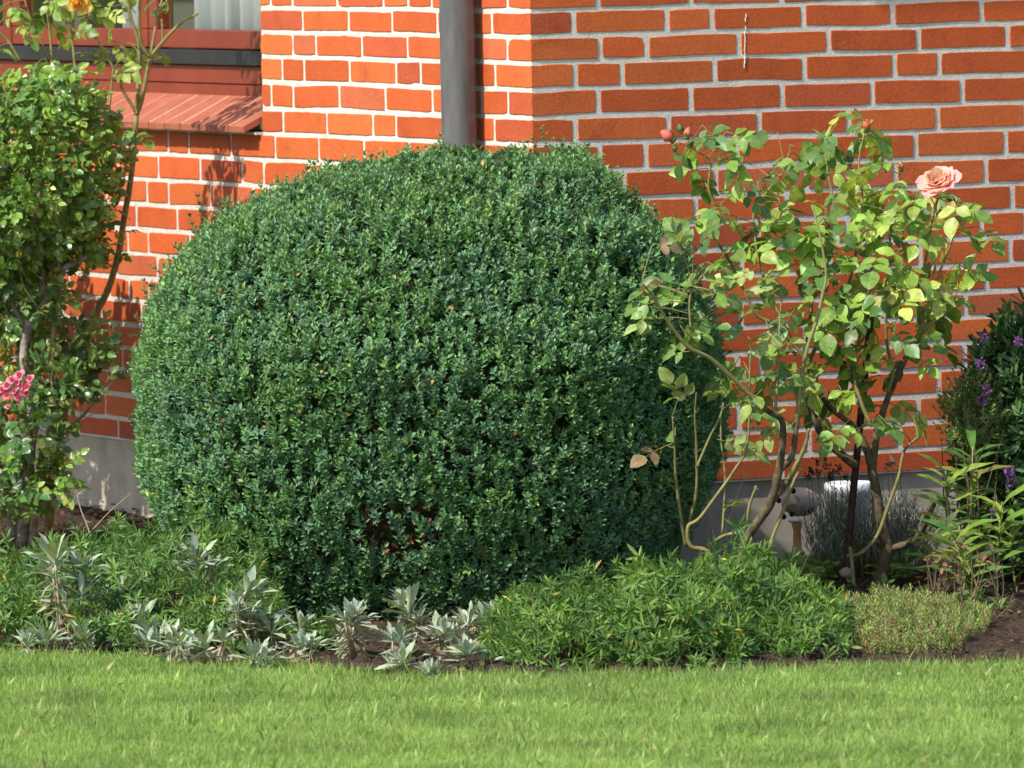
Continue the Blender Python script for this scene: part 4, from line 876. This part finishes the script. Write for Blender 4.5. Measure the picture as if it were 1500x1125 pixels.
# ornaments
ow = P(1170, 740, 19.88)
OR = empty('stone_ornament', (ow[0], ow[1], 0), 'round pinkish stone ornament with dark holes beside the plinth, behind the rose stems', 'ornament')
def blob(name, c, r, mat, parent, seg=22, nz=0.0, flat=(1, 1, 1)):
    V, Fc = [], []
    for i in range(1, seg//2):
        for k in range(seg):
            ph, a = math.pi*i/(seg//2), 2*math.pi*k/seg; V.append((c[0]+r*flat[0]*math.sin(ph)*math.cos(a), c[1]+r*flat[1]*math.sin(ph)*math.sin(a), c[2]+r*flat[2]*math.cos(ph)))
    m = seg//2-1; V += [(c[0], c[1], c[2]+r*flat[2]), (c[0], c[1], c[2]-r*flat[2])]
    for i in range(m-1):
        for k in range(seg): Fc.append([i*seg+k, (i+1)*seg+k, (i+1)*seg+(k+1) % seg, i*seg+(k+1) % seg])
    for k in range(seg): Fc.append([k, (k+1) % seg, m*seg]); Fc.append([(m-1)*seg+(k+1) % seg, (m-1)*seg+k, m*seg+1])
    V = np.array(V)+rng.normal(size=(len(V), 3))*nz; return raw_obj(name, V, Fc, mat, parent, True, world=True)
bd = blob('body', P(1172, 735, 19.84), .040, M_STONE, OR, 26, .0012, (1.1, .8, .85))
for (x, y) in ((1141, 733), (1162, 719), (1160, 753), (1187, 748), (1148, 757)):
    q = P(x, y, 19.80+.012*(abs(x-1170) > 20)); o = blob('hole', q, .0065, M_HOLE, OR, 12, 0, (1, .8, 1.1))
q = P(1168, 800, 19.85); V, Fc = lathe([(.018, 0), (.019, .004), (.011, .012), (.009, .055), (.013, .075), (.010, .078)], q[0], q[1], max(q[2]-.02, 0.0), 18); raw_obj('foot', V, Fc, M_TERRA, OR, True, world=True)
q = P(1164, 763, 19.80); blob('beak', q, .013, M_WHITE, OR, 12, 0, (1.2, .8, .45))
q = P(1245, 775, 19.86); PT = empty('flower_pot', (q[0], q[1], 0), 'white glazed flower pot half hidden behind the lavender', 'pot')
V, Fc = lathe([(.040, 0), (.043, .01), (.052, .11), (.060, .118), (.060, .14), (.055, .142), (.052, .12), (.045, .115)], q[0], q[1], .03, 32); V = np.array(V); V[:, 2] += P(1245, 706, 19.86)[2]-.142-.03; 
raw_obj('pot_body', V, Fc, M_WHITE, PT, True, world=True)
V, Fc = lathe([(.034, 0), (.038, .02), (.040, .10)], q[0], q[1], 0.0, 20); raw_obj('pedestal', V, Fc, M_CONC, PT, True, world=True)

# ------------------------------------------------------------------ low mounds
def mound(name, label, cat, px, py, d, rx, ry, rz, n, pal, leafL=.030, leafW=.2, group=None, whorl=13, lean=(0, -.15, .6)):
    c0 = P(px, py, d); c0[2] = 0; E = empty(name, c0, label, cat, group)
    cl = Cloud('lance'); th = rng.uniform(0, 2*math.pi, n); rr = rng.random(n)**.55
    x = c0[0]+rx*rr*np.cos(th); y = c0[1]+ry*rr*np.sin(th); z = rz*np.sqrt(np.maximum(1-rr**4.5, 0))*(.78+.20*np.sin(x*19+y*7)*np.sin(y*23+x*5)+.16*np.sin(x*41+y*13)*np.sin(y*31-x*9)); z = np.maximum(z*rng.uniform(.5, 1.25, n), .015)
    p = np.stack([x, y, z], 1); out = np.stack([np.cos(th)*rr, np.sin(th)*rr, 0*x], 1); g_ = norm(out*.7+np.array(lean)+rv(n, .5)); s1 = norm(np.cross(g_, rv(n))); s2 = np.cross(g_, s1)
    cols = np.array([c for w_, c in pal])[rng.choice(len(pal), n, p=np.array([w_ for w_, c in pal])/sum(w_ for w_, c in pal))]
    for k in range(whorl):
        a = k*2.39996+rng.uniform(0, .5, n); t = k/whorl; sd = s1*np.cos(a)[:, None]+s2*np.sin(a)[:, None]; sz = leafL*rng.uniform(.7, 1.25, n)*(1-.25*t)
        op = 1.25-1.0*t; cl.add(p-g_*(.022*(1-t)), g_*(.35+.75*t)+sd*op+rv(n, .1), g_*1.0-sd*.4, sz, sz*leafW*rng.uniform(.75, 1.1, n), cols*(1+rng.normal(size=(n, 1))*.16), rng.uniform(-.05, .4, n), .25)
    m = n//14; i = rng.integers(0, n, m); cl.add(p[i], rv(m)+g_[i], g_[i]+rv(m, .4), leafL*.9, leafL*.2, vary((0.42, 0.32, 0.06), m), .2, .2)
    cl.build('leaves', M_GREEN, E)
    tg = Tubes()
    for j in range(min(n//4, 160)): q = p[rng.integers(n)]; b = np.array([c0[0]+(q[0]-c0[0])*.75, c0[1]+(q[1]-c0[1])*.75, 0]); tg.add([b, (b+q)/2+rng.normal(size=3)*.01, q], [.0022, .0018, .0012], 4, 2)
    tg.build('stems', M_TWIG, E); return E
PM = [(.55, (0.105, 0.205, 0.048)), (.25, (0.17, 0.29, 0.06)), (.2, (0.075, 0.165, 0.042))]
PM2 = [(.45, (0.105, 0.205, 0.042)), (.3, (0.155, 0.265, 0.05)), (.25, (0.065, 0.145, 0.035))]
mound('candytuft_mound', 'low green narrow leaved mound at the left edge of the bed', 'ground cover plant', 10, 890, 18.54, .37, .56, .165, 700, PM)
mound('candytuft_mound', 'widest low green mound left of the boxwood, behind the felty silver plants', 'ground cover plant', 215, 850, 18.44, .31, .62, .215, 950, PM)
mound('candytuft_mound', 'low green mound tucked against the lower left side of the boxwood', 'ground cover plant', 345, 850, 18.1, .12, .32, .13, 190, PM)
mound('candytuft_mound', 'bright green narrow leaved mound at the front right foot of the boxwood', 'ground cover plant', 825, 900, 17.72, .18, .45, .14, 480, PM2)
mound('candytuft_mound', 'broad bright green mound between the boxwood and the rusty stake', 'ground cover plant', 985, 890, 17.76, .22, .50, .165, 700, PM2, leafL=.033)
mound('candytuft_mound', 'tall green tuft in front of the bent rose stems', 'ground cover plant', 1095, 870, 17.98, .14, .42, .175, 330, PM2, leafL=.036)
mound('candytuft_mound', 'green mound with thinning leaves just left of the yellow stonecrop', 'ground cover plant', 1175, 900, 17.80, .12, .45, .12, 260, PM2)
mound('candytuft_mound', 'tiny dark green tuft between the two groups of silver plants', 'ground cover plant', 470, 930, 17.85, .05, .09, .085, 34, PM)

# stonecrop mat
cl = Cloud('tiny'); n = 1700; th = rng.uniform(0, 6.283, n); rr = rng.random(n)**.5; c0 = G(1315, 930)
x = c0[0]+.19*rr*np.cos(th)*(1+.2*np.sin(3*th)); y = c0[1]+.55*rr*np.sin(th); ok = y > edge_y(x)+.03; x, y, rr = x[ok], y[ok], rr[ok]; n = len(x); z = .012+.055*(1-rr**2)*(.7+.6*np.sin(x*37)*np.sin(y*29))+.034*rng.random(n)**2
p = np.stack([x, y, z], 1); g_ = norm(rv(n, .3)+[-.05, -.2, 1]); s1 = norm(np.cross(g_, rv(n))); s2 = np.cross(g_, s1); cols = mixc(vary((0.22, 0.28, 0.085), n, .2), (0.36, 0.24, 0.13), (rng.random(n) < .2)*.8)
for k in range(12):
    a = k*2.4; sd = s1*math.cos(a)+s2*math.sin(a); cl.add(p-g_*(.022*(1-k/12)), g_*(.4+k/14)+sd*.8, g_-sd*.3, .0115, .0034, cols*(1+rng.normal(size=(n, 1))*.12), .0, .1)
props(cl.build('stonecrop_mat', M_GREEN), 'yellow green mossy stonecrop carpet at the foot of the stake', 'ground cover', kind='stuff')
# small weeds on the soil at right
cl = Cloud('spoon'); n = 420; x = rng.uniform(.62, 1.25, n); y = rng.uniform(18.0, 19.3, n); cxy = rng.uniform(0, 1, (38, 2))*[.6, 1.3]+[.66, 18.0]; j = rng.integers(0, 38, n); x = cxy[j, 0]+rng.normal(size=n)*.014; y = cxy[j, 1]+rng.normal(size=n)*.014
v = norm(np.stack([x-cxy[j, 0], y-cxy[j, 1], np.full(n, .012)], 1)); cl.add(np.stack([cxy[j, 0], cxy[j, 1], np.full(n, .01)], 1), v+rv(n, .2), v*-.3+[0, 0, 1], rng.uniform(.02, .045, n), rng.uniform(.009, .016, n), vary((0.12, 0.22, 0.055), n, .25), .2, .2)
n = 160; cxy = rng.uniform(0, 1, (14, 2))*[.36, .5]+[P(1150, 800, 19.3)[0], 19.1]; j = rng.integers(0, 14, n); pp = np.stack([cxy[j, 0], cxy[j, 1], rng.uniform(.01, .05, n)], 1); cl.add(pp, rv(n)*[1, 1, .3]+[0, 0, .5], rv(n, .4)+[0, -.4, 1], rng.uniform(.025, .045, n), rng.uniform(.012, .022, n), vary((0.20, 0.34, 0.08), n, .2), .2, .2)
props(cl.build('weeds', M_GREEN), 'small green weeds sprouting on the dark soil at the right', 'weeds', kind='stuff')
# leaf litter
cl = Cloud('round'); n = 9000; x = rng.uniform(-1.8, 1.8, n); y = rng.uniform(17.3, 22.3, n); ok = y > edge_y(x)+.02; x, y = x[ok], y[ok]; n = len(x)
cl.add(np.stack([x, y, .012+bumpy(x, y)+rng.uniform(0, .012, n)], 1), np.stack([rng.normal(size=n), rng.normal(size=n), rng.normal(size=n)*.2], 1), rv(n, .35)+[0, 0, 1], rng.uniform(.005, .016, n)*(1+1.2*(rng.random(n) < .12)), rng.uniform(.004, .010, n)*(1+.9*(rng.random(n) < .12)), mixc(vary((0.17, 0.095, 0.05), n, .45, .12), (0.05, 0.032, 0.02), (rng.random(n) < .45)*.9), rng.uniform(-.2, .4, n), .3)
tgv = cl.build('leaf_litter', M_DRY); props(tgv, 'scattered dry brown leaves and chips on the bare soil', 'leaf litter', kind='stuff')

# ------------------------------------------------------------------ silver plants
def silver(px, py, wpx, hpx, label, ang=0, nl=12, dead=True, dense=1):
    h_tall = hpx > 76
    b = G(px, py+4, 0.0); d = b[1]; s = d/F_PX; R_, Hh = wpx*s/2, hpx*s
    E = empty('silver_plant', b, label, 'silver plant', 'felty silver leaved plants along the lawn edge')
    cl = Cloud('spoon'); c2 = Cloud('lance'); tg = Tubes(); Hh *= 1.25; R_ *= 1.1
    k_heads = 2 if dense == 1 else dense+2
    if h_tall: k_heads += 2
    for hd in range(k_heads):
        ox = random.uniform(-.3, .3)*R_ if hd == 0 else random.uniform(-1.0, 1.0)*R_; top = np.array([b[0]+ox, b[1]+random.uniform(-.05, .04), Hh*(.34 if hd == 0 else random.uniform(.06, .42))]); Lm = max(R_*.9, .035)*1.3; top[2] = max(top[2], Hh-Lm*.95) if hd == 0 and h_tall else top[2]; 
        if h_tall and hd > 0: ox *= .5; top[0] = b[0]+ox; top[2] = Hh*random.uniform(.2, .72)
        tiltv = np.array([random.gauss(0, .25), random.gauss(0, .2)-.1, 0])
        tg.add([b+np.array([ox*.5, 0, -.005]), (b+top)/2+np.array([ox*.3, 0, 0]), top], [.0026, .0022, .0022], 6, 3)
        for i in range(nl):
            a = i*2.39996+ang; t = i/nl; out = np.array([math.cos(a), math.sin(a)*.8, 0]); D = out*(1.15-.85*t)+np.array([0, 0, .25+1.05*t])+tiltv+rng.normal(size=3)*.12; L = max(.026, (R_*(.95 if hd == 0 else .72))*(1.0-.18*t)*random.uniform(.85, 1.15)); L = max(min(L, Hh*1.1+.01), .030)*1.3
            cl.add(top, D, -out*.8+np.array([0, 0, 1]), L, L*.27, vary(random.choice([(0.33, 0.39, 0.31), (0.28, 0.345, 0.27), (0.33, 0.39, 0.25)]), 1, .12, .03), random.uniform(.0, .28), .3)
        if dead:
            for i in range(26):
                a = random.random()*6.28; q = b+(top-b)*random.uniform(.15, 1.0)+np.array([ox*.3, 0, 0]); c2.add(q, np.array([math.cos(a), math.sin(a)*.7, -.7]), rng.normal(size=3), random.uniform(.025, .05), .006, vary(random.choice([(0.36, 0.31, 0.22), (0.27, 0.21, 0.14), (0.36, 0.38, 0.28)]), 1, .2), .6, .2)
    cl.build('leaves', M_SILV, E, True)
    if dead: c2.build('dead_leaves', M_DRY, E)
    tg.build('stem', M_STRAW, E)
random.seed(31)
SP = [(100, 950, 80, 132, 'tall silver plant rising out of the wide green mound, leftmost of all', 4), (68, 958, 60, 30, 'flat silver plant lying on the grass edge at the far left', 1), (132, 955, 62, 48, 'silver plant below the leftmost tall one, touching the lawn', 2),
      (205, 950, 78, 62, 'silver plant with a skirt of curled dry leaves, right of the flat leftmost one', 3), (296, 932, 66, 112, 'silver rosette highest up against the lower left side of the boxwood', 1), (322, 925, 50, 80, 'slim silver plant just below and right of the highest rosette', 1),
      (262, 968, 64, 46, 'wide silver tuft at the lawn edge, left of the pale tipped tuft', 2), (300, 972, 60, 60, 'silver tuft with pale tips directly under the highest rosette', 2), (356, 955, 66, 92, 'tall upright silver plant with several heads left of the bare soil gap', 3), (402, 955, 70, 62, 'silver plant with long spreading leaves beside the bare soil gap', 1), (372, 980, 60, 36, 'low silver tuft on the lawn edge nearest the bare soil gap', 2),
      (182, 940, 70, 80, 'leafy silver plant before the wide green mound, right of the leftmost tall one', 2), (232, 958, 60, 52, 'grey tuft of narrow silver leaves at the lawn edge, left of the wide silver tuft', 3), (436, 970, 50, 46, 'last silver plant before the bare soil gap, half under the boxwood edge', 2),
      (525, 962, 66, 70, 'silver rosette with broad leaves standing just right of the bare soil gap', 1), (572, 968, 56, 62, 'broad leaved silver rosette in the middle of the front trio', 1), (606, 945, 66, 70, 'broad leaved silver rosette behind the front trio, closest to the boxwood', 1), (590, 984, 56, 34, 'smallest silver rosette of the front trio, splayed on the lawn edge', 1),
      (648, 958, 56, 56, 'pale yellowish silver plant right of the front trio', 2), (690, 945, 62, 66, 'silver plant partly swallowed by the bright green mound', 3), (722, 930, 60, 56, 'rearmost silver plant under the right front of the boxwood', 2), (686, 976, 60, 40, 'low silver tuft with brown stems before the bright green mound', 2), (638, 992, 26, 16, 'tiny silver seedling alone on the grass edge', 1)]
for i, (x, y, w_, h_, lab, dn) in enumerate(SP): silver(x, y, w_*1.1, h_*1.12, lab, i*1.3, 13 if dn == 1 else 10, True, dn)

# dry stalks
def stalk(name, label, pts, d, rad, cat='dry stalk', spur=0, mat=None):
    w_ = path(pts, d, d); E = empty(name, w_[0], label, cat); tg = Tubes(); tg.add(w_, np.linspace(rad, rad*.45, len(w_)), 5, 4)
    for _ in range(spur):
        i = random.randrange(1, len(w_)); q = w_[i]; tg.add([q, q+np.array([random.uniform(-.02, .02), 0, random.uniform(0, .012)])], [rad*.5, rad*.3], 4, 1)
    tg.build('stem', mat or M_STRAW, E)
stalk('dry_stalk', 'bare pale forked stalk standing above the left green mound before the concrete plinth', [(135, 790), (126, 765), (118, 745), (113, 724)], 18.9, .0022, spur=5)
stalk('dry_stalk', 'thin straight dry twig slanting up right towards the boxwood', [(134, 778), (160, 750), (192, 722)], 18.9, .0012)
stalk('dry_grass_stem', 'long pale dry grass stem arching over the bent rose towards the boxwood', [(1048, 900), (1046, 800), (1032, 715), (1010, 660), (985, 600), (965, 592), (945, 602), (943, 620)], 18.8, .0012, 'grass stem')
stalk('dry_grass_stem', 'long dry grass stem slanting right across the brick wall to a seed tip', [(1055, 800), (1090, 700), (1130, 650), (1180, 622), (1205, 615), (1240, 635)], 18.75, .0011, 'grass stem')
stalk('dry_stalk', 'kinked pale dead stem lying over the front of the broad green mound', [(974, 990), (972, 945), (992, 925), (1000, 905)], 17.75, .0018)
stalk('dry_stalk', 'thin reddish dead stem standing right of the bent rose in the green mound', [(1150, 940), (1165, 860), (1195, 790)], 18.4, .0014, mat=M_TWIG)
random.seed(77)
E = empty('dead_perennial', P(1420, 905, 18.5), 'clump of brown withered stems and leaves on the soil near the right edge', 'dead plant'); tg = Tubes(); cl = Cloud('round')
for _ in range(26):
    x = random.uniform(1360, 1480); b = P(x, 905, 18.5+random.gauss(0, .12)); b[2] = 0; q = b+np.array([random.gauss(0, .03), 0, random.uniform(.06, .13)]); tg.add([b, (b+q)/2+rng.normal(size=3)*.006, q], [.0018, .0015, .0008], 4, 3)
    n = 3; cl.add(q+rv(n, .008), rv(n), rv(n), .016, .009, vary((0.19, 0.11, 0.075), n, .25), .3, .3)
tg.build('stems', M_TWIG, E); cl.build('withered_leaves', M_DRY, E)
